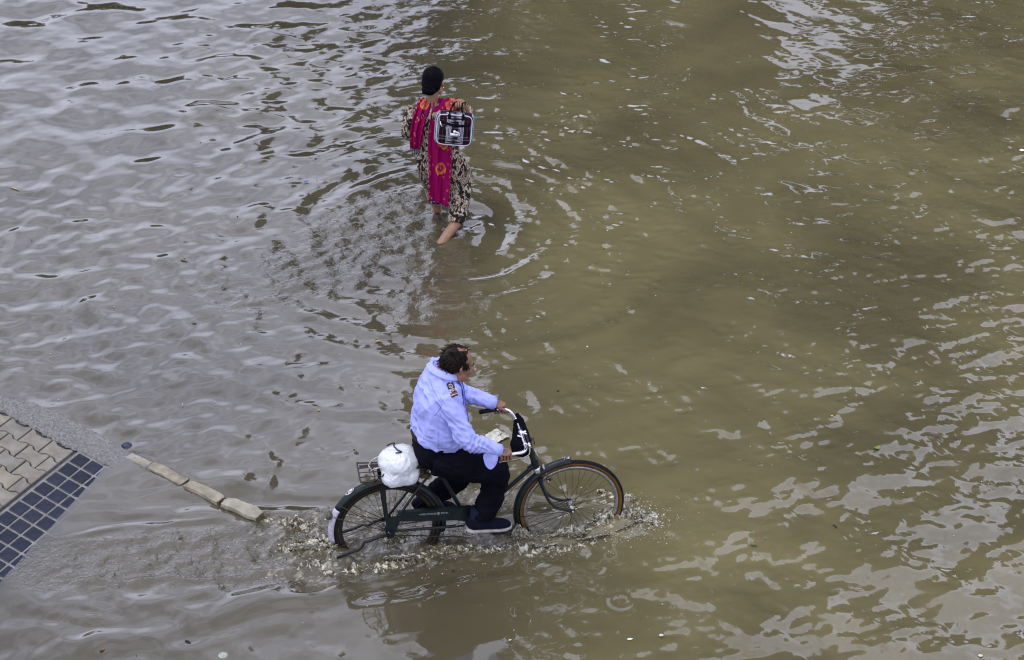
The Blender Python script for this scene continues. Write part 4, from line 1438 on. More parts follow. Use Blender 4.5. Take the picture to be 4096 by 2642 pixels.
# collar: stand and fold, pointed at the front
cv, cf = [], []
NA, NR = 40, 7
neck_c = B(.385, 0, 1.312)
CR = rot_zyx(math.radians(6), math.radians(24))
for i in range(NA + 1):
    a = math.radians(-168 + 336 * i / NA) + PI           # starts and ends at the front
    frontness = abs(i / NA - .5) * 2
    tip = max(0, (frontness - .78) / .22)
    for k in range(NR):
        q = k / (NR - 1)
        if q < .35:
            r, z = .066 + .010 * (q / .35), -.012 + .040 * (q / .35)
        else:
            w = (q - .35) / .65
            r, z = .076 + w * (.026 + .028 * tip ** 1.5), .028 - w * (.036 + .040 * tip ** 1.5)
        p = np.array([r * 1.10 * math.cos(a), r * 1.02 * math.sin(a), z])
        cv.append(neck_c + CR @ p)
for i in range(NA):
    for k in range(NR - 1):
        cf.append((i * NR + k, (i + 1) * NR + k, (i + 1) * NR + k + 1, i * NR + k + 1))
col = mesh_obj('collar', cv, cf, m_shirt, shirt)
so_ = col.modifiers.new('thick', 'SOLIDIFY'); so_.thickness = .003

# tie hanging down the front
tv = []
for z, u, hd, hw in [s_ for s_ in ST_ if .90 < s_[0] < 1.30][::-1]:
    tv.append(B(u + hd + .010, 0, z))
tv = [B(.445, 0, 1.285)] + tv
tie = MB(); tie.loft(catmull(tv, 4), [(.018 + .018 * min(1, i / 12), .006) for i in range(len(tv) * 4 - 3)], 10, up=(1, 0, 0))
tie.build('tie', m_tie, man)
pk = MB()
pk.loft(catmull([p + B(-.006, .034, ROAD_Z) for p in tv[1:]], 4), [(.016, .004)] * (len(tv[1:]) * 4 - 3), 8, up=(1, 0, 0))
pk.build('placket', m_shirt, shirt)

# shoulder badge: laid on the cloth point by point
m_badge = M('black_badge', (.012, .012, .016), .7)
m_bwhite = M('badge_white', (.75, .74, .76), .7)
m_bred = M('badge_red', (.22, .03, .03), .7)
A0 = np.array([1796.0, 1530.0]); AV = np.array([24.0, 57.0]); AU = np.array([26.0, -9.0])   # photo pixels: down the badge, across it
def badge_pt(a, b, off): 
    p = A0 + AV * b + AU * (a - .5)
    return hit(p[0], p[1], off=off)
def badge_shape(poly, off, name, mat, parent):
    vs = [badge_pt(a, b, off) for a, b in poly]
    vs = [v for v in vs if v is not None]
    c = badge_pt(sum(a for a, b in poly) / len(poly), sum(b for a, b in poly) / len(poly), off)
    vs.append(c)
    n = len(vs) - 1
    o = mesh_obj(name, vs, [(i, (i + 1) % n, n) for i in range(n)], mat, parent, smooth=False)
    bm = bmesh.new(); bm.from_mesh(o.data); bmesh.ops.recalc_face_normals(bm, faces=bm.faces); bm.to_mesh(o.data); bm.free()
    return o
def badge_rect(a0, b0, a1, b1, off, name, mat, parent, n=6):
    vs, fs = [], []
    for i in range(n + 1):
        for k in range(n + 1):
            vs.append(badge_pt(a0 + (a1 - a0) * k / n, b0 + (b1 - b0) * i / n, off))
    for i in range(n):
        for k in range(n):
            fs.append((i * (n + 1) + k, i * (n + 1) + k + 1, (i + 1) * (n + 1) + k + 1, (i + 1) * (n + 1) + k))
    return mesh_obj(name, vs, fs, mat, parent)
bdg = badge_rect(0, .06, 1, 1.0, .0022, 'badge', m_badge, shirt, 10)
ov = lambda ca, cb, ra, rb, n=16: [(ca + ra * math.cos(t), cb + rb * math.sin(t)) for t in np.linspace(0, 2 * PI, n, endpoint=False)]
badge_shape([(0, .06), (.5, -.02), (1, .06), (.5, .09)], .0022, 'badge_tip', m_badge, bdg)
badge_shape(ov(.5, .27, .29, .15), .0036, 'emblem', m_bwhite, bdg)
badge_shape(ov(.5, .27, .245, .122), .0044, 'emblem', m_badge, bdg)
badge_shape(ov(.5, .27, .17, .09), .0052, 'emblem', m_bred, bdg)
badge_shape(ov(.5, .27, .09, .05), .0060, 'emblem', m_bwhite, bdg)
badge_shape([(.35, .25), (.65, .22), (.65, .27), (.35, .30)], .0066, 'emblem', m_badge, bdg)
badge_rect(.02, .74, .98, .80, .0036, 'red_line', m_bred, bdg)
badge_rect(.06, .835, .94, .87, .0036, 'white_line', m_bwhite, bdg)
badge_rect(.02, .90, .98, .93, .0036, 'red_line', m_bred, bdg)
cu = bpy.data.curves.new('txt', 'FONT'); cu.body = 'INSH'; cu.size = 1.0; cu.align_x = 'CENTER'; cu.align_y = 'CENTER'; cu.offset = .02
to = bpy.data.objects.new('txt', cu); COL.objects.link(to)
tm = bpy.data.meshes.new_from_object(to.evaluated_get(bpy.context.evaluated_depsgraph_get()))
bpy.data.objects.remove(to)
wtx = max(v.co.x for v in tm.vertices) - min(v.co.x for v in tm.vertices)
for v in tm.vertices:
    p = badge_pt(.5 + v.co.x / wtx * .92, .575 - v.co.y * .25, .0042)
    v.co = Vector(p if p is not None else (0, 0, 0))
tm.name = 'lettering'
lo = bpy.data.objects.new('lettering', tm); COL.objects.link(lo); tm.materials.append(m_bwhite); lo.parent = bdg

# cuffs: band at each wrist; the right one hangs open with a loose flap
for s in (1, -1):
    w = np.array(SLV[s][-1]); w0 = np.array(SLV[s][-2]); d = (w - w0) / np.linalg.norm(w - w0)
    P = [B(*(w - d * .045)), B(*(w - d * .02)), B(*(w + d * .012)), B(*(w + d * .016)), B(*(w + d * .004))]
    MB().loft(P, [(.042, .042), (.043, .042), (.042, .041), (.039, .038), (.034, .033)], 20, cap=False).build('cuff', m_shirt, shirt)
fl = [(.575, .300, .880), (.625, .305, .872), (.668, .300, .868), (.672, .309, .830), (.664, .313, .795), (.635, .314, .752), (.610, .313, .750), (.585, .309, .790), (.575, .304, .840)]
cc = np.mean(np.array(fl), axis=0)
vs, fs = [B(*(cc))], []
rings_ = [.35, .7, 1.0]
for r in rings_:
    for i, p in enumerate(fl):
        q = cc + (np.array(p) - cc) * r
        q[1] += .006 * math.sin(q[0] * 90) + .004 * mnoise.noise(Vector(q) * 40)
        vs.append(B(*q))
n = len(fl)
for i in range(n):
    fs.append((0, 1 + i, 1 + (i + 1) % n))
    for k in range(2):
        a = 1 + k * n
        fs.append((a + i, a + n + i, a + n + (i + 1) % n, a + (i + 1) % n))
fo = mesh_obj('cuff_flap', vs, fs, m_shirt, shirt)
so_ = fo.modifiers.new('thick', 'SOLIDIFY'); so_.thickness = .0025
sv = fo.modifiers.new('sub', 'SUBSURF'); sv.levels = 1; sv.render_levels = 2

# ---- trousers
tr = MB()
tr.loft([B(.275, 0, .645), B(.285, 0, .68), B(.310, 0, .76), B(.325, 0, .84), B(.325, 0, .872)], [(.08, .09), (.140, .115), (.172, .128), (.168, .135), (.162, .132)], 26, up=(1, 0, 0), power=2.3)
TRL = {1: ([(.30, .088, .725), (.42, .108, .700), (.56, .124, .662), (.655, .132, .628), (.685, .134, .590), (.678, .134, .530), (.655, .133, .42), (.615, .131, .300), (.606, .131, .262)],
           [.105, .118, .110, .096, .088, .084, .080, .074, .070]),
       -1: ([(.30, -.088, .725), (.42, -.108, .660), (.545, -.124, .585), (.600, -.130, .530), (.590, -.132, .485), (.520, -.132, .430), (.41, -.131, .345), (.305, -.130, .268)],
            [.112, .115, .098, .086, .080, .078, .076, .070])}
for s in (1, -1):
    P, R_ = TRL[s]
    Q = catmull([B(*p) for p in P], 3)
    tr.loft(Q, list(np.interp(np.linspace(0, 1, len(Q)), np.linspace(0, 1, len(R_)), R_)), 20)
V, N, F = remeshed(tr, .0085, 6)
g1 = vnoise(V * np.array([8, 9, 8]), 1.0, 21)
g2 = vnoise(V * np.array([13, 8, 13]) + (V[:, [2]] * 14) * np.array([1, 0, 0]), 1.0, 22)
g3 = vnoise(V * np.array([26, 14, 26]), 1.0, 23)
V = V + N * (.006 * g1 + .022 * (.27 - np.abs(g2)) + .006 * (.3 - np.abs(g3)))[:, None]
trousers = mesh_obj('trousers', V, F, m_trous, man)
blt = MB().loft([B(.312, 0, .858), B(.314, 0, .880)], [(.168, .142), (.166, .140)], 26, up=(1, 0, 0), power=2.3).build('belt', m_leather, man)

# ---- shoes and socks
def shoe(u0, v0, z0, pitch, name='shoe'):
    cp, sp = math.cos(pitch), math.sin(pitch)
    def q(x, y, z): return B(u0 + x * cp - z * sp, v0 + y, z0 + x * sp + z * cp)
    up = q(0, 0, 1) - q(0, 0, 0)
    b = MB()
    secs = [(-.002, .040, .024, .030), (.012, .052, .038, .046), (.05, .058, .042, .052), (.09, .054, .041, .047), (.14, .046, .044, .036), (.19, .040, .048, .028), (.235, .035, .045, .022), (.262, .030, .034, .016), (.276, .027, .018, .009)]
    b.loft([q(x, 0, zc) for x, zc, w, h in secs], [(w, h) for x, zc, w, h in secs], 18, up=up, power=2.3)
    o = b.build(name, m_shoe, man)
    sl = MB()
    so = [(-.014, .018, .012), (-.004, .036, .013), (.03, .044, .015), (.08, .042, .013), (.13, .045, .011), (.19, .051, .012), (.24, .047, .012), (.272, .033, .012), (.284, .016, .011)]
    sl.loft([q(x, 0, .010 + (.004 if x < .0 or x > .25 else 0)) for x, w, h in so], [(w, h) for x, w, h in so], 18, up=up, power=4)
    sl.build('sole', m_sole, o)
    MB().loft([q(.045, 0, .085), q(.052, 0, .100), q(.06, 0, .17)], [(.042, .046), (.040, .044), (.045, .05)], 14, up=q(1, 0, 0) - q(0, 0, 0)).build('sock', m_sock, man)
    return o
shoe(.505, .128, .164, math.radians(-2))
shoe(.190, -.128, .172, math.radians(-5))
# ================================================================== WOMAN WADING
WL = (-.60, 14.85, ROAD_Z)
woman = empty('person', WL, 0)
tag(woman, 'woman in a pink shawl and leaf-print suit wading away with her back turned', 'person')

def print_mat():
    m, t, p = new_mat('leaf_print_cloth')
    tc = t.nodes.new('ShaderNodeTexCoord')
    mp = t.nodes.new('ShaderNodeMapping'); mp.inputs['Scale'].default_value = (25, 14, 13); mp.inputs['Rotation'].default_value = (.5, .4, .5)
    n = t.nodes.new('ShaderNodeTexNoise'); n.inputs['Scale'].default_value = 1.0; n.inputs['Detail'].default_value = 1.5; n.inputs['Distortion'].default_value = 2.2
    r = t.nodes.new('ShaderNodeValToRGB'); cr_ = r.color_ramp; cr_.interpolation = 'CONSTANT'
    cr_.elements[0].position = 0; cr_.elements[0].color = (.010, .009, .010, 1)
    cr_.elements[1].position = .465; cr_.elements[1].color = (.10, .045, .022, 1)
    for pos, c in ((.495, (.24, .185, .13)), (.53, (.50, .44, .36)), (.60, (.26, .13, .06)), (.635, (.010, .008, .010)), (.68, (.36, .30, .24))):
        e = cr_.elements.new(pos); e.color = (*c, 1)
    t.links.new(tc.outputs['Object'], mp.inputs['Vector']); t.links.new(mp.outputs['Vector'], n.inputs['Vector'])
    t.links.new(n.outputs['Fac'], r.inputs['Fac']); t.links.new(r.outputs['Color'], p.inputs['Base Color'])
    p.inputs['Roughness'].default_value = .8
    p.inputs['Specular IOR Level'].default_value = .2
    return m
m_print = print_mat()
m_skin2 = M('warm_skin', (.24, .125, .075), .5, col2=(.29, .155, .095), scale=25)
m_gold = M('gold', (.75, .45, .12), .25, metal=1.0)
m_hair2 = M('smooth_black_hair', (.003, .003, .005), .5, spec=.03)
m_sandal = M('maroon_sandal', (.045, .018, .022), .6)

wb = MB()
WH = np.array([-.030, .035, 1.478]); WR = rot_zyx(math.radians(68), math.radians(12))
wq = head_shapes(wb, WH, WR, .98)
wb.loft([(-.045, -.01, 1.27), (-.045, .0, 1.33), wq(-.028, 0, -.05), wq(-.02, 0, 0)], [.055, .048, .048, .05], 14)
WT = [(.80, .01, .0, .10, .14), (.95, -.005, .0, .09, .125), (1.12, -.03, .0, .09, .14), (1.22, -.04, .0, .085, .150), (1.285, -.04, -.005, .060, .125), (1.315, -.045, -.01, .05, .07)]
wb.loft([(x, y, z) for z, x, y, hd, hw in WT], [(hw, hd) for z, x, y, hd, hw in WT], 20, up=(0, 1, 0))
WARM = {'L': [(-.190, .0, 1.255), (-.225, -.01, 1.15), (-.250, .0, 1.035), (-.225, .12, 1.00), (-.19, .22, 1.01)],
        'R': [(.115, .0, 1.265), (.185, .04, 1.19), (.235, .11, 1.12), (.225, .05, 1.22), (.195, -.01, 1.315)]}
for k in 'LR': wb.loft([np.array(p) for p in WARM[k]], [.050, .044, .036, .032, .026], 12)
# hand closed on the straps above the shoulder
wb.loft([(.195, -.01, 1.315), (.185, -.035, 1.338), (.178, -.065, 1.345)], [(.026, .022), (.040, .020), (.040, .016)], 12)
WLEG = {'R': [(.10, 0, .80), (.135, .03, .64), (.165, .03, .48), (.135, -.12, .27), (.055, -.225, .205), (.000, -.285, .140)],
        'L': [(-.08, 0, .80), (-.07, .07, .64), (-.05, .14, .48), (-.035, .15, .34), (-.03, .16, .24)]}
wb.loft([np.array(p) for p in WLEG['R']], [.085, .075, .055, .046, .040, .038], 12)
wb.loft([np.array(p) for p in WLEG['L']], [.085, .075, .055, .046, .036], 12)
wb.ball((-.005, -.29, .118), (.034, .042, .034))
wb.loft([(.0, -.285, .140), (.01, -.20, .090), (.02, -.12, .05), (.02, -.07, .04)], [(.034, .034), (.040, .030), (.044, .022), (.036, .014)], 12, up=(0, 0, 1))
wb.loft([(-.03, .14, .215), (-.03, .22, .19), (-.03, .33, .17), (-.03, .38, .17)], [(.032, .036), (.038, .03), (.042, .02), (.03, .013)], 12, up=(0, 0, 1))
V, N, F = remeshed(wb, .0058, 3, .4)
hd_ = MB()
for k, dx in enumerate((-.030, -.010, .010, .030)):
    c = np.array([.178 + dx, -.070, 1.345])
    finger(hd_, [c + (0, .01, .002), c + (0, -.022, -.002), c + (.001, -.034, -.022), c + (.002, -.022, -.042), c + (.002, -.002, -.046)], .0095, .0075)
finger(hd_, [(.145, -.02, 1.338), (.132, -.045, 1.325), (.140, -.065, 1.305)], .011, .008)
lh = np.array([-.185, .235, 1.012])
wb2 = MB().ball(lh + np.array([0, .03, -.01]), (.022, .045, .036), 12, 8)
hd_.v += [tuple(v) for v in wb2.v]; hd_.f += [tuple(i + len(hd_.v) - len(wb2.v) for i in f) for f in wb2.f]
for k, dz in enumerate((.024, .008, -.010, -.026)):
    c = lh + np.array([0, .065, -.01 + dz])
    finger(hd_, [c, c + (.006, .030, -.002), c + (.018, .048, -.006), c + (.032, .048, -.010)], .0088, .007)
finger(hd_, [lh + (.01, .01, .02), lh + (.03, .035, .03), lh + (.04, .06, .028)], .010, .008)
off = len(V)
mesh_obj('body', np.concatenate([V, np.array(hd_.v)]), F + [tuple(i + off for i in f) for f in hd_.f], m_skin2, woman)
for s in (-1, 1):
    e = MB().ball(wq(.079, s * .031, -.008), (.011, .012, .011), 10, 8, WR).build('eye', m_eye, woman)
    MB().ball(wq(.087, s * .032, -.009), (.004, .006, .006), 8, 6, WR).build('iris', m_black, e)
# hair drawn back into a low bun
hr = MB()
hr.ball(wq(-.030, 0, .045), (.098, .088, .090), 22, 16, WR)
hr.ball(wq(-.055, 0, -.005), (.074, .084, .085), 20, 14, WR)
V, N, F = remeshed(hr, .0055, 30)
cen_ = wq(-.06, 0, 0)
st_ = vnoise((V - WH) @ WR * np.array([10, 70, 26]), 1.0, 2)
mesh_obj('hair', V + N * (.0012 * st_)[:, None], F, m_hair2, woman)
bn = MB().ball(wq(-.098, 0, -.052), (.048, .062, .045), 20, 14, WR)
for k in range(5):
    a_ = k * 1.26
    bn.loft(catmull([wq(-.098 - .040 * math.cos(q), .050 * math.sin(q + a_ * .2) * (1 - k * .12), -.052 + (.038 - k * .006) * math.cos(q + a_)) for q in np.linspace(-1.5, 1.5, 6)], 3), .010, 6)
V, N, F = remeshed(bn, .005, 3)
mesh_obj('hair_bun', V, F, m_hair2, woman)
MB().ball(wq(-.012, -.092, -.036), (.008, .007, .010), 8, 6).build('earring', m_gold, woman)

# ---- tunic and loose trousers of the same print
ku = MB()
KT = [(.70, .04, .0, .130, .165), (.78, .03, .0, .132, .168), (.86, .012, .0, .126, .162), (.96, -.01, .0, .115, .150), (1.06, -.025, .0, .112, .150), (1.16, -.035, .0, .112, .165), (1.235, -.040, -.003, .100, .172), (1.275, -.042, .012, .060, .135), (1.29, -.045, .022, .040, .085)]
ku.loft([(x, y, z) for z, x, y, hd, hw in KT], [(hw, hd) for z, x, y, hd, hw in KT], 26, up=(0, 1, 0), power=2.2)
for k in 'LR':
    P = catmull([np.array(p) for p in WARM[k][:4]], 3)
    ku.loft(P, list(np.interp(np.linspace(0, 1, len(P)), [0, .4, .75, 1], [.068, .062, .056, .050])), 16)
V, N, F = remeshed(ku, .0085, 5)
w1 = vnoise(V * np.array([16, 16, 7]), 1.0, 31); w2 = vnoise(V * np.array([12, 12, 20]), 1.0, 32)
mesh_obj('tunic', V + N * (.010 * (.3 - np.abs(w1)) + .006 * w2)[:, None], F, m_print, woman)
# side flap of the tunic swinging out
fl = MB()
fl.loft([(.205, -.03, .80), (.235, -.02, .74), (.265, -.01, .69)], [(.03, .008), (.045, .008), (.05, .006)], 10, up=(1, 0, .3))
fl.build('tunic_flap', m_print, woman)
sw = MB()
sw.loft([(.03, 0, .66), (.03, 0, .80), (.02, 0, .88)], [(.15, .115), (.15, .115), (.13, .10)], 22, up=(0, 1, 0), power=2.3)
P = catmull([np.array(p) for p in WLEG['R'][:4]], 4)
sw.loft(P, list(np.interp(np.linspace(0, 1, len(P)), [0, .35, .65, .9, 1], [.112, .106, .096, .078, .068])), 18)
P = catmull([np.array(p) for p in WLEG['L'][:4]], 4)
sw.loft(P, list(np.interp(np.linspace(0, 1, len(P)), [0, .35, .65, 1], [.112, .105, .09, .070])), 18)
V, N, F = remeshed(sw, .0085, 5)
w1 = vnoise(V * np.array([15, 15, 8]), 1.0, 33); w2 = vnoise(V * np.array([14, 14, 26]), 1.0, 34)
mesh_obj('trousers', V + N * (.012 * (.3 - np.abs(w1)) + .010 * (.3 - np.abs(w2)) * np.clip((.62 - V[:, 2]) / .2, 0, 1))[:, None], F, m_print, woman)
sn = MB().loft([(-.03, .118, .20), (-.03, .14, .185), (-.03, .24, .165), (-.03, .36, .15), (-.03, .39, .15)], [(.034, .040), (.042, .042), (.044, .032), (.048, .022), (.03, .014)], 14, up=(0, 0, 1))
sn.build('sandal', m_sandal, woman)

# ---- shawl: two hanging ends, pattern woven into vertex colours
m_shawl = attr_mat('magenta_shawl', 'print', .85, bump=.15, bscale=500)
m_shawl.node_tree.nodes['Principled BSDF'].inputs['Specular IOR Level'].default_value = .1
m_shawl.node_tree.nodes['Principled BSDF'].inputs['Sheen Weight'].default_value = .0
BASE = np.array([.235, .0015, .074]); DARK = np.array([.12, .001, .055]); DOT = np.array([.62, .22, .03]); PINK = np.array([.75, .06, .22])
def shawl(path, widths, rosettes, ends, seed, nfold):
    P = np.array(catmull([np.array(p) for p in path], 16))
    n, m = len(P), 56
    wd = np.interp(np.linspace(0, 1, n), np.linspace(0, 1, len(widths)), widths)
    s = np.concatenate([[0], np.cumsum(np.linalg.norm(np.diff(P, axis=0), axis=1))])
    vs, colr = [], []
    rs = np.random.default_rng(seed)
    dots = np.stack([rs.uniform(0, s[-1], 30), rs.uniform(-.5, .5, 30)], 1)
    for i in range(n):
        t = unit(P[min(i + 1, n - 1)] - P[max(i - 1, 0)])
        sd = np.array([1.0, 0, 0]) - t * t[0]; sd = unit(sd)
        nr = unit(np.cross(t, sd)); 
        out = unit(np.array([P[i][0] * .1, -1, .15]))
        if nr @ out < 0: nr = -nr
        for k in range(m):
            w = k / (m - 1) - .5
            ripple = (.013 * math.sin(w * 2 * PI * nfold + seed + 1.2 * math.sin(s[i] * 3)) + .005 * math.sin(w * 2 * PI * nfold * 2.3 + s[i] * 6)) * min(1, .35 + s[i] / .5)
            vs.append(P[i] + sd * wd[i] * w + nr * ripple)
            flat = w * wd[i] * 1.15
            c = BASE.copy()
            c = c * (1 + .10 * mnoise.noise(Vector((s[i] * 14, flat * 40, seed))))
            for rc, rw, R in rosettes:
                d = math.hypot(s[i] - rc, flat - rw)
                a = math.atan2(s[i] - rc, flat - rw)
                if d < R * 1.05:
                    if abs(d - R * .93) < R * .13: c = DOT * .9
                    elif abs(d - R * .60) < R * .13 and math.sin(a * 11) > -.2: c = DOT * .7 + BASE * .3
                    elif d < R * .14: c = DOT
                    elif d < R * .45: c = c * .9 + PINK * .1
            e = (.5 - abs(w)) * wd[i]
            if .006 < e < .014 and mnoise.noise(Vector((s[i] * 38, seed, w * 9))) > .22: c = DOT * .7 + BASE * .3
            if (np.hypot(dots[:, 0] - s[i], dots[:, 1] * wd[i] * 1.15 - flat) < .0058).any(): c = DOT
            if s[i] > s[-1] - .012: c = DARK
            colr.append(c)
    fs = [(i * m + k, (i + 1) * m + k, (i + 1) * m + k + 1, i * m + k + 1) for i in range(n - 1) for k in range(m - 1)]
    return vs, fs, colr, P, wd
part = shawl([(-.02, .115, 1.16), (.05, .085, 1.27), (.068, .0, 1.338), (.058, -.085, 1.285), (.028, -.135, 1.14), (.015, -.155, .95), (.012, -.165, .75), (.002, -.175, .60), (-.004, -.18, .485)],
             [.12, .16, .19, .195, .195, .195, .185, .175, .165], [(.30, .05, .05), (.63, .03, .048), (.86, .005, .046)], True, 3, 2.5)
sob = mesh_obj('shawl', part[0], part[1], m_shawl, woman); set_color(sob, 'print', np.array(part[2]))
so_ = sob.modifiers.new('thick', 'SOLIDIFY'); so_.thickness = .003
# the end is cut on the slant: lower at the right
V_ = np.array(part[0]); mask = (V_[:, 2] < .62) & (V_[:, 1] < -.05)
for i in np.where(mask)[0]:
    f_ = (.62 - V_[i, 2]) / .135
    sob.data.vertices[i].co.z -= f_ * .30 * (V_[i, 0] + .004)
p2 = shawl([(-.05, .105, 1.18), (-.075, .075, 1.285), (-.092, .0, 1.337), (-.122, -.075, 1.282), (-.160, -.116, 1.16), (-.178, -.128, 1.05), (-.186, -.128, .955)],
           [.09, .105, .118, .115, .110, .105, .085], [(.26, .0, .042)], True, 8, 2.2)
s2b = mesh_obj('shawl', p2[0], p2[1], m_shawl, woman); set_color(s2b, 'print', np.array(p2[2]))
so_ = s2b.modifiers.new('thick', 'SOLIDIFY'); so_.thickness = .003
m_tassel = M('dark_tassel', (.04, .03, .10), .8)
tsl = MB()
for k in range(4):
    x = -.186 + (-.5 + (k + .5) / 4) * .075
    tsl.loft([(x, -.130, .962), (x + .002, -.132, .938), (x, -.131, .910)], [.0035, .005, .003], 6)
for k in range(5):
    x = -.004 + (-.5 + (k + .5) / 5) * .14
    z = .485 - .30 * (x + .004)
    tsl.loft([(x, -.18, z + .005), (x + .002, -.182, z - .02), (x, -.181, z - .045)], [.003, .0045, .003], 6)
tsl.build('tassel', m_tassel, woman)

# ---- plaid holdall slung over her shoulder
m_plaid = attr_mat('plaid_cloth', 'print', .85, bump=.1, bscale=600)
m_plaid.node_tree.nodes['Principled BSDF'].inputs['Specular IOR Level'].default_value = .1
m_pipe = M('white_piping', (.50, .50, .58), .6, var=.1)
m_web = M('black_webbing', (.004, .004, .006), .9, bump=.2, spec=.08)
m_wtag = M('white_rubber', (.74, .74, .78), .5)
BW, BHt, BD = .282, .252, .095
BC = np.array([.135, -.205, 1.178]); BRot = rot_zyx(math.radians(3), math.radians(-6), math.radians(0))
tilt = np.array([[1, 0, 0], [0, math.cos(math.radians(-7)), -math.sin(math.radians(-7))], [0, math.sin(math.radians(-7)), math.cos(math.radians(-7))]])
roll = np.array([[math.cos(math.radians(5)), 0, math.sin(math.radians(5))], [0, 1, 0], [-math.sin(math.radians(5)), 0, math.cos(math.radians(5))]])
BRot = roll @ tilt
plaid_root = empty('holdall_bag', WL)
tag(plaid_root, 'black white and red plaid holdall hanging behind the woman from her hand', 'bag')
def bq(x, y, z): return BC + BRot @ np.array([x, y, z])
def plaid(x, z):
    c = np.array([.005, .005, .009])
    def band(q, centre, offs, wdt): return any(abs(q - centre - o) < wdt for o in offs)
    per = .098
    qx = ((x + .043 + per / 2) % per) - per / 2
    qz = ((z + .063 + per / 2) % per) - per / 2
    w = 0
    if band(qx, 0, (-.0165, -.0055, .0055, .0165), .0028): w += .62
    elif abs(qx) < .020: w += .02
    if band(qz, 0, (-.012, .012), .0026): w += .20
    elif abs(qz) < .016: w += .01
    c = c + np.array([.55, .55, .64]) * min(w, .9)
    if abs(abs(qx) - per / 2) < .0030: c = c * .5 + np.array([.10, .004, .016])
    if abs(abs(qz) - per / 2) < .0022: c = c * .6 + np.array([.08, .006, .015])
    return c
def outline(n=72, p=6.0):
    out = []
    for i in range(n):
        a = 2 * PI * i / n
        ca, sa = math.cos(a), math.sin(a)
        out.append((math.copysign(abs(ca) ** (2 / p), ca), math.copysign(abs(sa) ** (2 / p), sa)))
    return out
ol = outline(96)
vs, cs, fs = [], [], []
NRr = 44
def panel_y(rx, rz): return -BD / 2 - .022 * (1 - rx ** 4) * (1 - rz ** 4) + .005 * mnoise.noise(Vector((rx * 2.2, rz * 2.2, 3)))
vs.append(bq(0, panel_y(0, 0), 0)); cs.append(plaid(0, 0))
for r in range(1, NRr + 1):
    q = r / NRr
    for ox, oz in ol:
        rx, rz = ox * q, oz * q
        x, z = rx * BW / 2, rz * BHt / 2 + .006 * rx * 0
        vs.append(bq(x, panel_y(rx, rz), z)); cs.append(plaid(x, z))
n = len(ol)
for k in range(n): fs.append((0, 1 + (k + 1) % n, 1 + k))
for r in range(NRr - 1):
    a = 1 + r * n
    for k in range(n): fs.append((a + k, a + (k + 1) % n, a + n + (k + 1) % n, a + n + k))
base = 1 + (NRr - 1) * n
SD = 14
for j in range(1, SD + 1):                                  # gusset round the side
    q = j / SD
    grow = 1 + .13 * math.sin(q * PI)
    for (ox, oz) in ol:
        x, z = ox * BW / 2 * grow, oz * BHt / 2 * grow
        vs.append(bq(x, -BD / 2 + q * BD, z))
        cs.append(plaid(x if abs(oz) > .9 else q * BD + .02, z if abs(ox) > .9 else q * BD) if True else None)
for j in range(SD):
    a = base + j * n if j else base
    for k in range(n): fs.append((a + k, a + (k + 1) % n, a + n + (k + 1) % n, a + n + k))
vs.append(bq(0, BD / 2, 0)); cs.append(np.array([.01, .01, .01]))
a = len(vs) - 1 - n
for k in range(n): fs.append((len(vs) - 1, a + k, a + (k + 1) % n))
bb = mesh_obj('bag_body', vs, fs, m_plaid, plaid_root); set_color(bb, 'print', np.array(cs))
pipe = [bq(ox * BW / 2 * 1.0, -BD / 2 - .002, oz * BHt / 2 * 1.0) for ox, oz in outline(80)]
MB().loft(pipe, .0046, 8, closed=True).build('piping', m_pipe, plaid_root)
zp = MB()
zl = [(-.125, .062), (-.08, .060), (-.03, .052), (.03, .046), (.08, .048), (.125, .054)]
zl3 = [bq(x, panel_y(x / BW * 2, z / BHt * 2) - .003, z) for x, z in zl]
zp.loft(catmull(zl3, 4), [(.011, .003)] * (len(zl3) * 4 - 3), 8, up=BRot @ np.array([0, 1, 0]))
zpo = zp.build('zip_band', m_web, plaid_root)
MB().loft([bq(-.118, -BD / 2 - .018, .070), bq(-.112, -BD / 2 - .024, .050), bq(-.100, -BD / 2 - .026, .030)], [(.009, .004), (.011, .005), (.007, .004)], 8).build('zip_pull', m_wtag, zpo)
tg_ = MB()
tg_.box(bq(.002, -BD / 2 - .030, -.030), (.062, .008, .022), BRot)
for k in range(6): tg_.box(bq(-.018 + k * .009, -BD / 2 - .0345, -.030), (.004, .004, .018), BRot)
tg_.ball(bq(.004, -BD / 2 - .031, -.004), .012, 10, 6)
tg_.loft(catmull([bq(.006, -BD / 2 - .031, -.004), bq(.024, -BD / 2 - .031, -.006), bq(.040, -BD / 2 - .030, -.016), bq(.044, -BD / 2 - .030, -.034)], 4), .0055, 6)
tg_.build('white_tag', m_wtag, plaid_root)
for x0 in (-.045, .062):
    sp_ = catmull([bq(x0, -BD / 2 - .014, .070), bq(x0, -BD / 2 - .006, BHt / 2 + .004), (BC[0] + x0 * .75 + .012, -.140, 1.330), (.178 + (-.032 if x0 < 0 else .035), -.085, 1.352 - (.0 if x0 < 0 else .004)), (.178 + (-.03 if x0 < 0 else .035), -.072, 1.318)], 4)
    MB().loft(sp_, [(.013, .0035)] * len(sp_), 8, up=(0, 1, .3)).build('strap', m_web, plaid_root)
